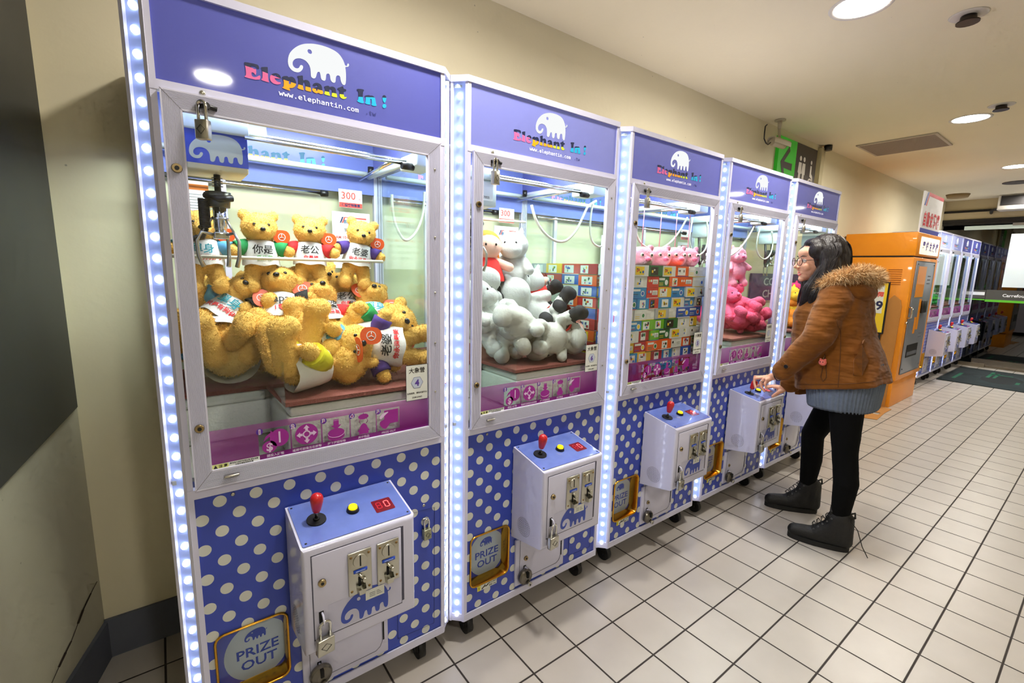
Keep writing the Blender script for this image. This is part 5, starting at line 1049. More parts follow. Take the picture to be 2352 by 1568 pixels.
b.box((X0+.20, Y0-.014, .54), (X0+.62, Y0-.0095, .68), 2); b.box((X0+.22, Y0-.0145, .56), (X0+.60, Y0-.014, .60), 3)
for z in (.78, .74, 1.42, 1.38, 1.34): b.box((X0+.60, Y0-.0118, z), (X0+.72, Y0-.0105, z+.012), 3)
for z in (1.55, .42): b.sph((X0+.14, Y0-.011, z), .008, 3, 8, 6); b.sph((X1-.17, Y0-.011, z), .008, 3, 8, 6)
b.build('front_plate', [STP, ORG, BLACK, mat('plate_print', (90, 94, 104), .5)], t)
b = MB(); b.tube([(X0+.07, Y0-.004, .98), (X0+.07, Y0-.035, .99), (X0+.07, Y0-.035, 1.09), (X0+.07, Y0-.004, 1.10)], .008, 8); b.cyl((X0+.05, Y0-.001, .93), (X0+.05, Y0-.016, .93), .014, n=14); b.build('handle', CHROME, t)
b = MB()
for (y0, y1) in ((.13, .25), (.42, .54)):
    for j in range(8): b.box((X0-.003, y0, 1.33+.022*j), (X0-.0005, y1, 1.338+.022*j))
b.build('side_vent', mat('vent_orange_dark', (176, 96, 8), .5), t)
# framed notice and cardboard leaning against its side
t = thing('framed_notice', 'black framed yellow notice leaning on the side of the orange changer', 'notice', (0,0,0))
b = MB(); xx = X0-.05; b.box((xx-.01, .20, .80), (xx, .52, 1.36), 0); b.box((xx-.008, .22, 0), (xx-.002, .24, .80), 0); b.box((xx-.008, .48, 0), (xx-.002, .50, .80), 0); b.box((xx-.012, .215, .815), (xx-.0095, .505, 1.345), 1); b.box((xx-.014, .24, 1.02), (xx-.0118, .48, 1.32), 2)
b.txt('99', lambda u, v: (xx-.0145, .30-u, 1.06+v), .13, 3, .004); b.txt('特價', lambda u, v: (xx-.0145, .30-u, 1.20+v), .06, 4, .002); b.build('board', [BLACK, mat('notice_yellow', (240, 206, 40), .5), mat('sticker_white', (0,0,0)), mat('notice_navy', (34, 40, 84), .5), PRED], t)
t = thing('cardboard_panel', 'brown cardboard panel leaning behind the framed notice', 'cardboard', (0,0,0))
CB = mat('cardboard', (186, 128, 62), .8, bump=.2); b = MB()
b.prism([(.10,.0),(.22,.0),(.22,1.15),(.16,1.22),(.10,1.17),(.085,1.1)], lambda u, v: (X0-.012-.0, u, v), lambda u, v: (X0-.030, u, v)); b.build('panel', CB, t)
b = MB(); pts = [atZ(1700+a/3.564, 860+c/3.564, 0) for a, c in ((1075,238),(1238,288),(1182,318),(1120,372),(985,352),(1040,268))]; hl = [atZ(1700+a/3.564, 860+c/3.564, 0) for a, c in ((1085,308),(1150,318),(1128,332),(1078,322))]
b.flat([[(p.x, p.y) for p in pts], [(p.x, p.y) for p in hl][::-1]], lambda u, v: (u, v, .006)); b.flat([[(p.x, p.y) for p in pts], [(p.x, p.y) for p in hl][::-1]], lambda u, v: (u, v, .002))
n_ = len(pts); b.add([(p.x, p.y, z) for z in (.002, .006) for p in pts], [(i, (i+1)%n_, n_+(i+1)%n_, n_+i) for i in range(n_)])
tag(b.build('flattened_cardboard', CB), 'torn brown cardboard piece flat on the tiles before the orange changer', 'cardboard')
# board sign on top
t = thing('board_sign', 'white board with red characters standing on top of the orange changer', 'sign', (0,0,0))
P4_ = [z8(557,108), z8(695,178), z8(655,385), z8(512,360)]; xa, xb = P4_[3].x, P4_[1].x; za, zb = ZT+.003, P4_[0].z
xa, xb = 6.30, 7.08; zb = 2.29; b = MB(); b.box((xa, .06, za), (xb, .075, zb), 0); b.box((xa, .0585, za), (xb, .0598, za+.045), 2); b.box((xa+.16, .0585, zb-.035), (xb, .0598, zb), 1)
F = FY(.0590); b.flat([[(xa+.02, zb-.14), (xa+.07, zb-.14), (xa+.15, zb-.002), (xa+.10, zb-.002)]], F, 2); b.flat([[(xa+.09, zb-.14), (xa+.12, zb-.14), (xa+.20, zb-.002), (xa+.165, zb-.002)]], F, 1)
for i, ch in enumerate('自動兌幣機'): b.txt(ch, lambda u, v, i=i: (xa+.12+.135*i+u, .0580, za+.085+v*1.35), .115, 1, .004)
b.build('board', [mat('board_white', (232, 232, 236), .5), mat('board_red', (214, 30, 48), .5), mat('board_blue', (50, 64, 170), .5)], t)
# ---------------------------------------------------------------- the woman at the fourth machine
SKIN = mat('skin', (236, 176, 146), .5, sss=.15, bump=.08, bscale=300); LIP = mat('lip', (206, 92, 88), .4); HAIRM, nt, out_ = node_mat('black_hair')
_b = nt.nodes.new('ShaderNodeBsdfPrincipled'); _b.inputs['Base Color'].default_value = lin((24, 17, 18))+(1,); _b.inputs['Roughness'].default_value = .42; nt.links.new(_b.outputs[0], out_.inputs[0])
_tc = nt.nodes.new('ShaderNodeTexCoord'); _mp = nt.nodes.new('ShaderNodeMapping'); _mp.inputs['Scale'].default_value = (130, 130, 6); _n = nt.nodes.new('ShaderNodeTexNoise'); _n.inputs['Scale'].default_value = 1; _n.inputs['Detail'].default_value = 3
_bp = nt.nodes.new('ShaderNodeBump'); _bp.inputs['Strength'].default_value = .9; _bp.inputs['Distance'].default_value = .005
nt.links.new(_tc.outputs['Object'], _mp.inputs[0]); nt.links.new(_mp.outputs[0], _n.inputs['Vector']); nt.links.new(_n.outputs[0], _bp.inputs['Height']); nt.links.new(_bp.outputs[0], _b.inputs['Normal'])
Fd = Vector((-.72, .69, -.05)).normalized(); Ld = Vector((0,0,1)).cross(Fd).normalized(); Ud = Fd.cross(Ld).normalized()
Hc = atX(1874, 600, 2.845); HM = Matrix((Fd, Ld, Ud)).transposed()
def H(f, l, u): return Hc+Fd*f+Ld*l+Ud*u
def hz(a, b, X): return atX(1720+a/15.68, 840+b/15.68, X)
pr = []
# head
pr += [(H(-.012,0,.022), (.094,.074,.098), HM), (H(.030,0,-.030), (.058,.058,.070), HM), (H(.048,0,-.072), (.034,.036,.030), HM), (H(.066,0,-.092), (.018,.020,.016), HM),
 (H(.058,.034,-.028), (.026,.024,.026), HM), (H(.058,-.034,-.028), (.026,.024,.026), HM), (H(.050,0,.045), (.038,.052,.034), HM),
 (H(.082,0,.005), .008, H(.103,0,-.026), .0095), (H(.094,.010,-.030), .0075, H(.094,-.010,-.030), .0075), (H(.074,.016,-.058), .010, H(.074,-.016,-.058), .010),
 (H(-.004,.074,-.006), (.016,.007,.026), HM), (H(-.004,-.074,-.006), (.016,.007,.026), HM)]
NB = Vector((2.87, -.40, 1.36)); pr += [(H(-.02,0,-.06), .050, NB, .056)]
# trunk
pr += [(Vector((2.87,-.405,1.28)), (.17,.09,.09)), (Vector((2.87,-.40,1.18)), (.135,.10,.12)), (Vector((2.87,-.44,1.02)), (.12,.095,.12)), (Vector((2.87,-.49,.90)), (.155,.11,.11))]
LS, LE, LW = Vector((2.71,-.43,1.30)), Vector((2.640,-.405,1.10)), hz(1050,345,2.648)
RS, RE, RW = Vector((3.03,-.41,1.30)), Vector((3.000,-.36,1.03)), hz(1350,770,2.800)
pr += [(LS,.050,LE,.040), (LE,.038,LW,.0235), (RS,.050,RE,.040), (RE,.038,RW,.0235)]
legN = [(Vector((2.80,-.51,.88)),.088),(Vector((2.725,-.565,.52)),.054),(Vector((2.70,-.595,.37)),.052),(Vector((2.715,-.585,.14)),.034)]
legF = [(Vector((2.94,-.49,.88)),.088),(Vector((2.985,-.325,.49)),.055),(Vector((2.985,-.335,.34)),.052),(Vector((3.0,-.325,.14)),.034)]
for lg in (legN, legF):
    for (a, ra), (b_, rb) in zip(lg, lg[1:]): pr += [(a, ra, b_, rb)]
pr += [(Vector((2.718,-.60,.06)), .030, Vector((2.672,-.48,.048)), .024), (Vector((3.01,-.35,.06)), .030, Vector((2.935,-.25,.048)), .024)]
def finger(pts, r0=.0088, r1=.0070):
    n = len(pts)-1
    for i in range(n): pr.append((pts[i], r0+(r1-r0)*i/n, pts[i+1], r0+(r1-r0)*(i+1)/n))
# left hand curled over the joystick
kI, kM, kR, kP = hz(520,400,2.683), hz(500,440,2.668), hz(560,470,2.652), hz(650,500,2.638)
pr += [(LW, .022, hz(800,400,2.660), .020)]
for kk in (kI, kM, kR, kP): pr += [(hz(860,400,2.655), .0150, kk, .0105)]
finger([kI, hz(215,390,2.690), hz(200,530,2.692), hz(250,690,2.690)]); finger([kM, hz(205,450,2.668), hz(190,600,2.662), hz(238,790,2.656)])
finger([kR, hz(420,600,2.646), hz(450,760,2.646), hz(560,910,2.650)]); finger([kP, hz(580,640,2.630), hz(600,740,2.632), hz(650,820,2.640)], .0080, .0064)
finger([hz(780,480,2.675), hz(560,620,2.694), hz(400,700,2.697), hz(300,740,2.690)], .0115, .0082)
# right hand resting over the button
kI2, kM2, kR2, kP2 = hz(1000,770,2.782), hz(1000,740,2.800), hz(1010,735,2.816), hz(1040,740,2.832)
pr += [(RW, .0225, hz(1150,830,2.795), .021)]
for kk in (kI2, kM2, kR2, kP2): pr += [(hz(1180,810,2.800), .0155, kk, .0110)]
finger([kI2, hz(840,745,2.778), hz(740,770,2.772), hz(640,800,2.766)]); finger([kM2, hz(820,715,2.800), hz(700,735,2.796), hz(600,775,2.790)])
finger([kR2, hz(850,710,2.820), hz(740,720,2.820), hz(650,760,2.818)]); finger([kP2, hz(900,715,2.838), hz(820,720,2.840), hz(740,750,2.840)], .0080, .0064)
finger([hz(1200,900,2.782), hz(1080,950,2.766), hz(960,1030,2.756), hz(860,1095,2.750)], .0130, .0088)
def body_region(c):
    return 0
pme = blob('person', pr, .0034, 4, 0, 0, [SKIN]); person = obj_from(pme, 'person'); tag(person, 'woman in a brown hooded coat, black leggings and boots, playing the fourth claw machine', 'person')
# eyes, brows, lips
b = MB()
for s in (-1, 1): b.sph(H(.073, s*.031, .004), (.0105,.0125,.0095), 0, 14, 10, HM); b.sph(H(.0805, s*.031, .004), (.0042,.0055,.0055), 1, 12, 8, HM)
b.build('eyes', [mat('eye_white', (236, 232, 228), .2), mat('eye_dark', (30, 18, 14), .1)], person)
b = MB()
for s in (-1, 1):
    b.tube([H(.085, s*.014, .026), H(.083, s*.030, .031), H(.070, s*.047, .027)], [.0022, .0024, .0010], 6); b.tube([H(.083, s*.018, .008), H(.083, s*.031, .0125), H(.075, s*.043, .008)], .0013, 5)
b.build('eyebrows', HAIRM, person)
b = MB(); b.tube([H(.069,.027,-.052), H(.080,.014,-.058), H(.0845,0,-.0595), H(.080,-.014,-.058), H(.069,-.027,-.052)], [.0012,.0032,.0034,.0032,.0012], 8, 0); b.tube([H(.069,.027,-.053), H(.079,.013,-.068), H(.0825,0,-.0715), H(.079,-.013,-.068), H(.069,-.027,-.053)], [.0012,.0040,.0046,.0040,.0012], 8, 0)
b.tube([H(.070,.022,-.055), H(.0795,.011,-.0635), H(.0815,0,-.065), H(.0795,-.011,-.0635), H(.070,-.022,-.055)], [.0010,.0028,.0032,.0028,.0010], 8, 1); b.build('mouth', [LIP, mat('teeth', (240, 236, 226), .3)], person)
# hair
hp_ = [(H(-.038,0,.026), (.104,.096,.110), HM), (H(-.075,0,-.005), (.088,.096,.112), HM), (H(.002,.050,.054), (.064,.044,.050), HM), (H(.002,-.050,.054), (.064,.044,.050), HM), (H(-.070,.01,-.07), (.086,.092,.090), HM), (H(.016,.0,.094), (.046,.056,.032), HM), (H(-.06,.05,-.02), (.07,.05,.10), HM), (H(-.06,-.05,-.02), (.07,.05,.10), HM), (H(-.055,0,.05), (.100,.094,.098), HM), (H(-.085,0,.02), (.085,.088,.105), HM)]
def W_(x, y, X): return atX(x, y, X)
CH = [  # locks traced on the side of the body: points with radii
 [(H(-.008,.082,.03), .034), (H(-.004,.090,-.04), .036), (W_(1872,650,2.750), .038), (W_(1858,680,2.735), .036), (W_(1848,704,2.742), .026), (W_(1838,724,2.752), .008)],
 [(H(-.035,.085,.0), .040), (H(-.040,.090,-.08), .044), (W_(1880,668,2.735), .034), (W_(1868,695,2.720), .024), (W_(1856,714,2.728), .010)],
 [(H(-.008,-.082,.03), .034), (H(-.004,-.090,-.05), .036), (W_(1858,660,2.90), .038), (W_(1846,690,2.92), .030), (W_(1838,716,2.93), .010)],
 [(H(-.035,-.085,0), .04), (H(-.05,-.085,-.10), .045), (W_(1880,672,2.93), .03)],
 [(H(-.09,.02,-.03), .060), (H(-.09,.02,-.12), .060)]]
for ch in CH:
    for (a, ra), (b_, rb) in zip(ch, ch[1:]): hp_.append((a, ra, b_, rb))
hair = blob('hair', hp_, .0045, 16, .003, .02, [HAIRM]); hro = obj_from(hair, 'hair', person)
b = MB(); rr = random.Random(5); bpy.context.view_layer.update()
def on_hair(p, c):
    d = (p-c).normalized(); ok, loc, nor, idx = hro.ray_cast(c+d*.6, -d); return loc+nor*.0012 if ok else p
for k in range(420):  # fine strands combed from the parting over the hair mass
    th = rr.uniform(0, 2*PI); s = cos(th); f_ = sin(th)
    tgt = [H(-.02+.03*f_, .008*s, .14)]
    if s > -.15 and f_ > -.75: e_ = CH[0] if rr.random() < .6 else CH[1]; 
    elif f_ > -.3: e_ = CH[2]
    else: e_ = CH[4]
    if e_ is CH[4]: pts = [H(-.02, .01*s, .14), H(-.06+.07*f_, .085*s, .09), H(-.07+.09*f_, .098*s, .01), H(-.08+.08*f_, .095*s, -.07), H(-.08+.07*f_, .07*s, -.13)]; pts = [on_hair(p, Hc+Fd*-.05) for p in pts]
    else:
        sg = 1 if e_ is not CH[2] else -1; pts = [H(-.02+.02*f_, .008*sg, .14), H(-.035+.085*f_*.6, sg*.080, .085), H(-.025+.06*f_*.6, sg*.105, .01)]; pts = [on_hair(p, Hc+Fd*-.03) for p in pts]
        jj = Vector((rr.uniform(-1, 0)*1.0, rr.uniform(-.8, .8), 0))
        for c_, r_ in e_[2:]: pts.append(c_+jj.normalized()*r_*1.04)
    out2 = []; nP = len(pts)
    for i in range(nP-1):
        p0, p1, p2, p3 = pts[max(i-1,0)], pts[i], pts[i+1], pts[min(i+2,nP-1)]
        for q_ in range(5): t_ = q_/5; out2.append(.5*((2*p1)+(p2-p0)*t_+(2*p0-5*p1+4*p2-p3)*t_*t_+(3*p1-p0-3*p2+p3)*t_**3))
    b.tube(out2, [.0014]*(len(out2)-4)+[.0012,.0010,.0007,.0003], 4)
b.build('hair_locks', HAIRM, hro)
# glasses
GM = mat('glasses_frame', (60, 22, 26), .25); b = MB()
for s in (-1, 1):
    c = H(.098, s*.033, .000); ax = (Ld*1.0+Fd*(-.12*s)).normalized(); b.tube([c+ax*(.0235*cos(a))+Ud*(.0215*sin(a)) for a in [2*PI*j/28 for j in range(28)]], .0017, 6, closed=True)
    b.tube([H(.095, s*.057, .006), H(.05, s*.076, .008), H(.0, s*.080, .006)], .0016, 6)
b.tube([H(.099,.011,.004), H(.102,0,.007), H(.099,-.011,.004)], .0018, 6); gl = b.build('glasses', GM, person)
b = MB()
for s in (-1, 1):
    c = H(.098, s*.033, .000); ax = (Ld*1.0+Fd*(-.12*s)).normalized(); ring = [c+ax*(.0225*cos(2*PI*j/24))+Ud*(.0205*sin(2*PI*j/24)) for j in range(24)]; b.add(ring, [tuple(range(24))])
b.build('lenses', glass('lens_glass', (248, 244, 246), .06), gl)
# coat
COAT, nt, out_ = node_mat('brown_wool'); _b = nt.nodes.new('ShaderNodeBsdfPrincipled'); _b.inputs['Roughness'].default_value = .85; _b.inputs['Sheen Weight'].default_value = .15; _b.inputs['Specular IOR Level'].default_value = .15; nt.links.new(_b.outputs[0], out_.inputs[0])
_tc = nt.nodes.new('ShaderNodeTexCoord'); _n = nt.nodes.new('ShaderNodeTexNoise'); _n.inputs['Scale'].default_value = 14; _n.inputs['Detail'].default_value = 8; _r_ = nt.nodes.new('ShaderNodeMapRange'); _r_.inputs['From Min'].default_value = .3; _r_.inputs['From Max'].default_value = .7; _r_.inputs['To Min'].default_value = .85; _r_.inputs['To Max'].default_value = 1.12
_h = nt.nodes.new('ShaderNodeHueSaturation'); _h.inputs['Color'].default_value = lin((124, 74, 24))+(1,); nt.links.new(_tc.outputs['Object'], _n.inputs['Vector']); nt.links.new(_n.outputs[0], _r_.inputs['Value']); nt.links.new(_r_.outputs[0], _h.inputs['Value']); nt.links.new(_h.outputs[0], _b.inputs['Base Color'])
_n2 = nt.nodes.new('ShaderNodeTexNoise'); _n2.inputs['Scale'].default_value = 9; _n2.inputs['Detail'].default_value = 2; _mp = nt.nodes.new('ShaderNodeMapping'); _mp.inputs['Rotation'].default_value = (.6, 0, 0); _mp.inputs['Scale'].default_value = (1, .6, 2.4); _bp = nt.nodes.new('ShaderNodeBump'); _bp.inputs['Strength'].default_value = .6; _bp.inputs['Distance'].default_value = .03
nt.links.new(_tc.outputs['Object'], _mp.inputs[0]); nt.links.new(_mp.outputs[0], _n2.inputs['Vector']); nt.links.new(_n2.outputs[0], _bp.inputs['Height']); nt.links.new(_bp.outputs[0], _b.inputs['Normal'])
def loft(q, secs, n=48, mi=0, cap=True, fn=None):
    rings = []
    for (cx, cyy, cz, hw, hd, tilt) in secs:
        ring = []
        for j in range(n):
            a = 2*PI*j/n; ca, sa = cos(a), sin(a); e = .8; x = hw*math.copysign(abs(ca)**e, ca); y = hd*math.copysign(abs(sa)**e, sa)
            if fn: x, y = fn(x, y, j, cz)
            ring.append(Vector((cx+x, cyy+y, cz+tilt*y)))
        rings.append(ring)
    for i in range(len(rings)-1): q.add(rings[i]+rings[i+1], [(j, (j+1)%n, n+(j+1)%n, n+j) for j in range(n)], mi, True)
    if cap: q.add(rings[0], [tuple(range(n))], mi); q.add(rings[-1], [tuple(range(n))], mi)
def loft_blob(name, secs, prims, voxel, smooth, fuzz, fs, mats):
    q = MB(); loft(q, secs)
    for p in prims:
        if len(p) == 4:
            p0, r0, p1, r1 = p; n = max(2, int((p1-p0).length/(min(r0, r1)*.3))+1)
            for i in range(n+1): t = i/n; q.sph(p0.lerp(p1, t), r0+(r1-r0)*t, nu=18, nv=10)
        else: q.sph(p[0], p[1], nu=24, nv=14)
    me = bpy.data.meshes.new('t'); me.from_pydata(q.v, [], q.f); o = bpy.data.objects.new('t', me); C.objects.link(o)
    bb = bmesh.new(); bb.from_mesh(me); bmesh.ops.remove_doubles(bb, verts=bb.verts, dist=1e-5); bmesh.ops.recalc_face_normals(bb, faces=bb.faces); bb.to_mesh(me); bb.free()
    m = o.modifiers.new('r', 'REMESH'); m.mode = 'VOXEL'; m.voxel_size = voxel; m = o.modifiers.new('s', 'SMOOTH'); m.factor = .5; m.iterations = smooth
    if fuzz: t = bpy.data.textures.new('fz', 'CLOUDS'); t.noise_scale = fs; t.noise_depth = 2; m = o.modifiers.new('d', 'DISPLACE'); m.texture = t; m.strength = fuzz; m.mid_level = .5
    r = bpy.data.meshes.new_from_object(o.evaluated_get(bpy.context.evaluated_depsgraph_get())); bpy.data.objects.remove(o)
    r.materials.clear(); [r.materials.append(x) for x in mats]; r.polygons.foreach_set('use_smooth', [True]*len(r.polygons)); return r
S_ = [(2.87,-.47,.835,.215,.200,-.24),(2.87,-.455,.90,.212,.196,-.22),(2.87,-.425,1.0,.205,.190,-.15),(2.87,-.395,1.10,.200,.182,-.05),(2.87,-.385,1.20,.196,.172,0),(2.87,-.395,1.28,.182,.155,0),(2.87,-.405,1.34,.140,.115,0),(2.87,-.41,1.375,.09,.08,0)]
LC = LW+(LE-LW).normalized()*.035; RC = RW+(RE-RW).normalized()*.03
jp = [(LS+Vector((.02,0,-.01)), .082, LE, .070), (LE, .070, LC, .053), (RS+Vector((-.02,0,-.01)), .082, RE, .066), (RE, .066, RC, .052)]
coat = obj_from(loft_blob('coat', S_, jp, .0075, 5, .016, .09, [COAT]), 'coat', person)
q = MB(); fl_ = [Vector(p) for p in ((2.99,-.235,1.16),(2.93,-.215,1.12),(2.915,-.215,.80),(2.93,-.225,.715),(3.0,-.26,.72),(3.01,-.26,.80))]; f2_ = [p+Vector((.01,-.02,0)) for p in fl_]; q.add(fl_+f2_, [tuple(range(6)), tuple(range(11,5,-1))]+[(i, (i+1)%6, 6+(i+1)%6, 6+i) for i in range(6)]); q.build('front_flap', COAT, coat)
# seams, hem stitching, pocket flap, cuff tab and collar strap
DKB = mat('coat_seam', (96, 58, 26), .9); 
def on_coat(y, z, off=.004):
    """point on the camera side of the coat at a given depth and height"""
    ok, loc, nor, idx = coat.ray_cast(Vector((2.2, y, z)), Vector((1, 0, 0)))
    return (loc+nor*off) if ok else Vector((2.66, y, z))
bpy.context.view_layer.update()
b = MB(); b.tube([on_coat(-.47-.05*math.sin((1.25-z)*3), z, .001) for z in [1.20-.02*k for k in range(18)]], .0016, 5); b.tube([on_coat(y, .865-.24*(y+.47), .001) for y in [-.64+.02*k for k in range(17)]], .0016, 5); b.build('seam', DKB, coat)
b = MB(); pk = [(-.575,1.09),(-.560,.93),(-.575,.92),(-.600,.93),(-.612,1.05)]; ps = [on_coat(y, z, .006) for y, z in ((-.565,1.10),(-.555,1.0),(-.565,.93),(-.595,.93),(-.600,1.0),(-.590,1.09))]; b.add(ps, [tuple(range(6))]); ps2 = [on_coat(y, z, -.004) for y, z in ((-.565,1.10),(-.555,1.0),(-.565,.93),(-.595,.93),(-.600,1.0),(-.590,1.09))]; b.add(ps+ps2, [(i, (i+1)%6, 6+(i+1)%6, 6+i) for i in range(6)]); b.build('pocket_flap', COAT, coat)
b = MB(); wd = (LE-LC).normalized(); sdv = wd.cross(Vector((-1,0,0))).normalized(); c0 = LC+wd*.05+Vector((-.055,0,0)); c0 = LC+wd*.055
for k in range(3): pass
tabc = [c0+Vector((-.054,0,0))+sdv*s_*.02+wd*w_*.010 for s_, w_ in ((-1,-1),(1,-1),(1,1),(-1,1))]; tab2 = [p+Vector((-.005,0,0)) for p in tabc]; box8(b, tabc+tab2, 0); b.cyl(c0+Vector((-.059,0,0))+sdv*.008, c0+Vector((-.064,0,0))+sdv*.008, .0095, n=16, mi=1); b.build('cuff_tab', [COAT, BLACK], coat)
# hood with fur trim
hb = [(Vector((2.87,-.475,1.345)), (.145,.080,.060)), (Vector((2.80,-.42,1.350)), .050, Vector((2.76,-.33,1.32)), .036), (Vector((2.94,-.42,1.350)), .050, Vector((2.98,-.33,1.32)), .036), (Vector((2.85,-.515,1.33)), (.11,.05,.05))]
hood = obj_from(blob('hood', hb, .006, 5, .010, .06, [COAT]), 'hood', person)
path = [Vector(p) for p in ((2.742,-.335,1.335),(2.730,-.37,1.362),(2.722,-.41,1.385),(2.735,-.45,1.405),(2.765,-.485,1.422),(2.81,-.515,1.425),(2.86,-.535,1.405),(2.92,-.53,1.405),(2.98,-.50,1.41),(3.01,-.44,1.40),(3.01,-.37,1.38),(2.985,-.32,1.335))]
rrr = [.018,.026,.030,.031,.034,.038,.042,.040,.036,.031,.028,.018]
fb = [(path[i], rrr[i], path[i+1], rrr[i+1]) for i in range(len(path)-1)]; FUR1 = mat('fur_tan', (206, 156, 98), .95, bump=1., bscale=240, var=.3, vscale=50)
fur = obj_from(blob('fur_trim', fb, .005, 3, .010, .015, [FUR1]), 'fur_trim', hood)
b = MB(); rr = random.Random(11); fm = fur.data; pol = [p for p in fm.polygons]
for k in range(9000):
    p = pol[rr.randrange(len(pol))]; nn = p.normal; d = (nn+Vector((rr.uniform(-.7,.7), rr.uniform(-.7,.7), rr.uniform(-.7,.5)))).normalized(); l = rr.uniform(.016, .038); s_ = nn.cross(d); s_ = (s_.normalized() if s_.length > 1e-3 else nn.orthogonal().normalized())*.0007; c = p.center
    m_ = c+d*l*.55+nn*.001; e_ = c+d*l+Vector((0,0,-.004)); b.add([c-s_, c+s_, m_+s_*.8, m_-s_*.8, e_], [(0,1,2,3),(3,2,4)], rr.choice((0, 1, 1, 1, 2)))
b.build('fur_hairs', [FUR1, mat('fur_light', (240, 208, 160), .9), mat('fur_dark', (150, 98, 48), .9)], hood)
# knitted dress hem
KNIT = mat('grey_knit', (112, 124, 144), .9, bump=.7, bscale=500, var=.1, vscale=60); b = MB(); n = 220
def ribs(x, y, j, z): k = 1+.016*(1 if (j//2) % 2 else -1); return x*k, y*k
loft(b, [(2.875,-.485,.95,.175,.150,-.2),(2.870,-.480,.86,.188,.165,-.16),(2.862,-.486,.79,.186,.156,-.10),(2.858,-.488,.735,.178,.150,-.05),(2.858,-.488,.722,.172,.145,-.05),(2.858,-.488,.74,.165,.138,-.05)], n, 0, False, ribs); b.build('knit_dress', KNIT, person)
LEGG = mat('black_leggings', (5, 5, 6), .9, spec=.15); lp = []
for lg in (legN, legF):
    for (a, ra), (b_, rb) in zip(lg, lg[1:]): lp += [(a, ra+.005, b_, rb+.005)]
obj_from(blob('leggings', lp, .007, 5, .003, .05, [LEGG]), 'leggings', person)
# ankle boots
BOOT = mat('boot_black', (11, 11, 12), .6, bump=.4, bscale=120); SOLE = mat('boot_sole', (12, 12, 13), .7); EYL = mat('eyelet', (120, 122, 126), .3, .9)
for side, heel, toe in (('left', Vector((2.722,-.618,0)), Vector((2.640,-.402,0))), ('right', Vector((3.022,-.362,0)), Vector((2.886,-.168,0)))):
    d = (toe-heel).normalized(); sdd = Vector((-d.y, d.x, 0)); L_ = (toe-heel).length
    def Q(a, s, z): return heel+d*a*L_+sdd*s+Vector((0,0,z))
    pb = [(Q(.06,0,.055), .040, Q(.45,0,.050), .043), (Q(.45,0,.050), .043, Q(.95,0,.042), .036), (Q(.0,0,.052), .038, Q(.03,0,.17), .040), (Q(.08,0,.07), .043, Q(.10,0,.175), .049), (Q(.30,0,.075), .045, Q(.18,0,.165), .046), (Q(.5,0,.06), .044, Q(.30,0,.10), .044)]
    bo = obj_from(blob('boot', pb, .005, 5, .002, .03, [BOOT]), 'boot', person)
    b = MB(); out_l = []
    for j in range(30): a = 2*PI*j/30; w_ = .043 if cos(a) < 0 else .046; out_l.append(((.49+.60*cos(a)), .93*w_*math.copysign(abs(sin(a))**.8, sin(a))))
    b.prism(out_l, lambda u, v: Q(u, v, 0.0), lambda u, v: Q(u, v*.98, .026)); b.build('sole', SOLE, bo)
    b = MB(); tp = [Q(.33+.02*0, s, .150+z) for s, z in ((-.022,-.03),(.022,-.03),(.024,.055),(.012,.075),(-.012,.075),(-.024,.055))]; tq = [p-d*.008 for p in tp]; b.add(tp+tq, [tuple(range(6)), tuple(range(11,5,-1))]+[(i, (i+1)%6, 6+(i+1)%6, 6+i) for i in range(6)]); b.build('tongue', BOOT, bo)
    b = MB(); ev = []
    for k in range(5):
        a = .62-.075*k; z = .093+.021*k; 
        for s in (-1, 1): c = Q(a-.02, s*(.031+.002*k), z-.004); b.tube([c+Vector((0,0,.0035*cos(t_)))+d*(.0035*sin(t_)) for t_ in [2*PI*h/10 for h in range(10)]], .0012, 5, closed=True)
        ev.append((Q(a, -.030, z), Q(a+.01, 0, z+.016), Q(a, .030, z)))
    b.build('eyelets', EYL, bo); b = MB()
    for k, e_ in enumerate(ev): b.tube(list(e_), .0022, 5)
    for e0, e1 in zip(ev, ev[1:]): b.tube([e0[0], e0[1].lerp(e1[1], .5)+d*.002, e1[2]], .0022, 5)
    if side == 'left': b.tube([Q(.02,.03,.19), Q(-.12,.04,.215), Q(-.05,.03,.18), Q(-.18,.05,.15), Q(-.30,.05,.07), Q(-.42,.05,.02)], .0022, 5)
    b.build('laces', BOOT, bo)
    b = MB(); b.tube([Q(.02,.02,.205), Q(-.12,.0,.215), Q(-.135,0,.19), Q(-.06,-.01,.165)], [.004,.005,.005,.003], 8); b.build('pull_tab', BOOT, bo)
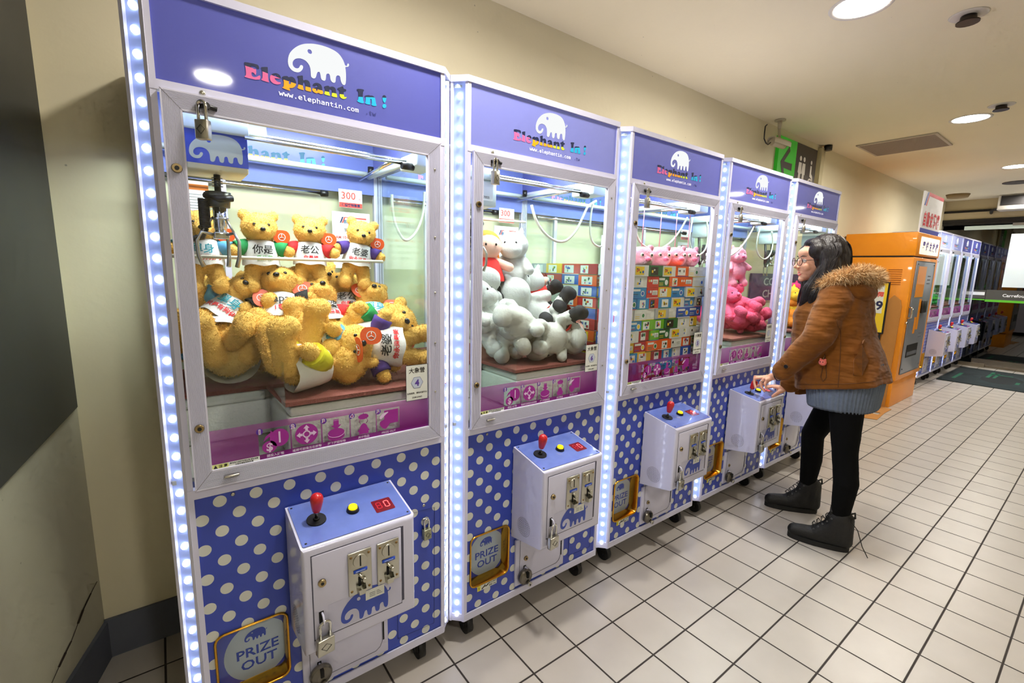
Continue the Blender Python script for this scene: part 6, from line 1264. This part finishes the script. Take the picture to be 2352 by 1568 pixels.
# ring, hair tie, charm
c = kR.lerp(hz(420,600,2.646), .62); dd = (hz(420,600,2.646)-kR).normalized(); b = MB(); a1 = dd.orthogonal().normalized(); a2 = dd.cross(a1); b.tube([c+a1*(.0098*cos(t_))+a2*(.0098*sin(t_)) for t_ in [2*PI*h/20 for h in range(20)]], .0014, 6, closed=True); b.build('ring', CHROME, person)
c = hz(1040,350,2.648); dd = (hz(800,400,2.66)-c).normalized(); a1 = dd.orthogonal().normalized(); a2 = dd.cross(a1); b = MB(); b.tube([c+a1*(.0275*cos(t_))+a2*(.0275*sin(t_)) for t_ in [2*PI*h/26 for h in range(26)]], .0023, 6, closed=True); b.build('hair_tie', BLACK, person)
cp = on_coat(-.440, .975, .022)
b = MB(); b.sph(cp, (.016,.018,.0165), 0, 16, 12); b.sph(cp+Vector((0,.010,.014)), .006, 0, 8, 6); b.sph(cp+Vector((0,-.010,.014)), .006, 0, 8, 6)
for s in (-1, 1): b.sph(cp+Vector((-.0155, s*.006, .004)), .0028, 1, 8, 6)
tp_ = on_coat(-.437, 1.02, .004); b.tube([cp+Vector((0,0,.016)), cp.lerp(tp_, .6), tp_], .0012, 5, 2); pl_ = [tp_]+[on_coat(y, z, .004) for y, z in ((-.450,.96),(-.462,.90),(-.448,.875),(-.435,.90),(-.440,.95))]; b.tube(pl_, .0012, 5, 3)
b.build('bag_charm', [mat('charm_pink', (236, 120, 110), .5), BLACK, CHROME, mat('cord_dark', (60, 40, 26), .7)], coat)
EXPO = -0.1
# ---------------------------------------------------------------- view
sc = bpy.context.scene
w = bpy.data.worlds.new('world'); sc.world = w; w.use_nodes = True
w.node_tree.nodes['Background'].inputs[0].default_value = (.02, .022, .025, 1); w.node_tree.nodes['Background'].inputs[1].default_value = 1
sc.view_settings.view_transform = 'Standard'; sc.view_settings.look = 'None'; sc.view_settings.exposure = EXPO; sc.view_settings.gamma = 1; sc.view_settings.use_curve_mapping = False
cy = sc.cycles; cy.transparent_max_bounces = 40; cy.max_bounces = 5; cy.diffuse_bounces = 3; cy.glossy_bounces = 3; cy.transmission_bounces = 4
cy.sample_clamp_indirect = 4; cy.use_denoising = True; cy.caustics_reflective = False; cy.caustics_refractive = False
cy.use_adaptive_sampling = True; cy.adaptive_threshold = .1; cy.adaptive_min_samples = 12
for m_ in bpy.data.materials: m_.cycles.emission_sampling = 'NONE'
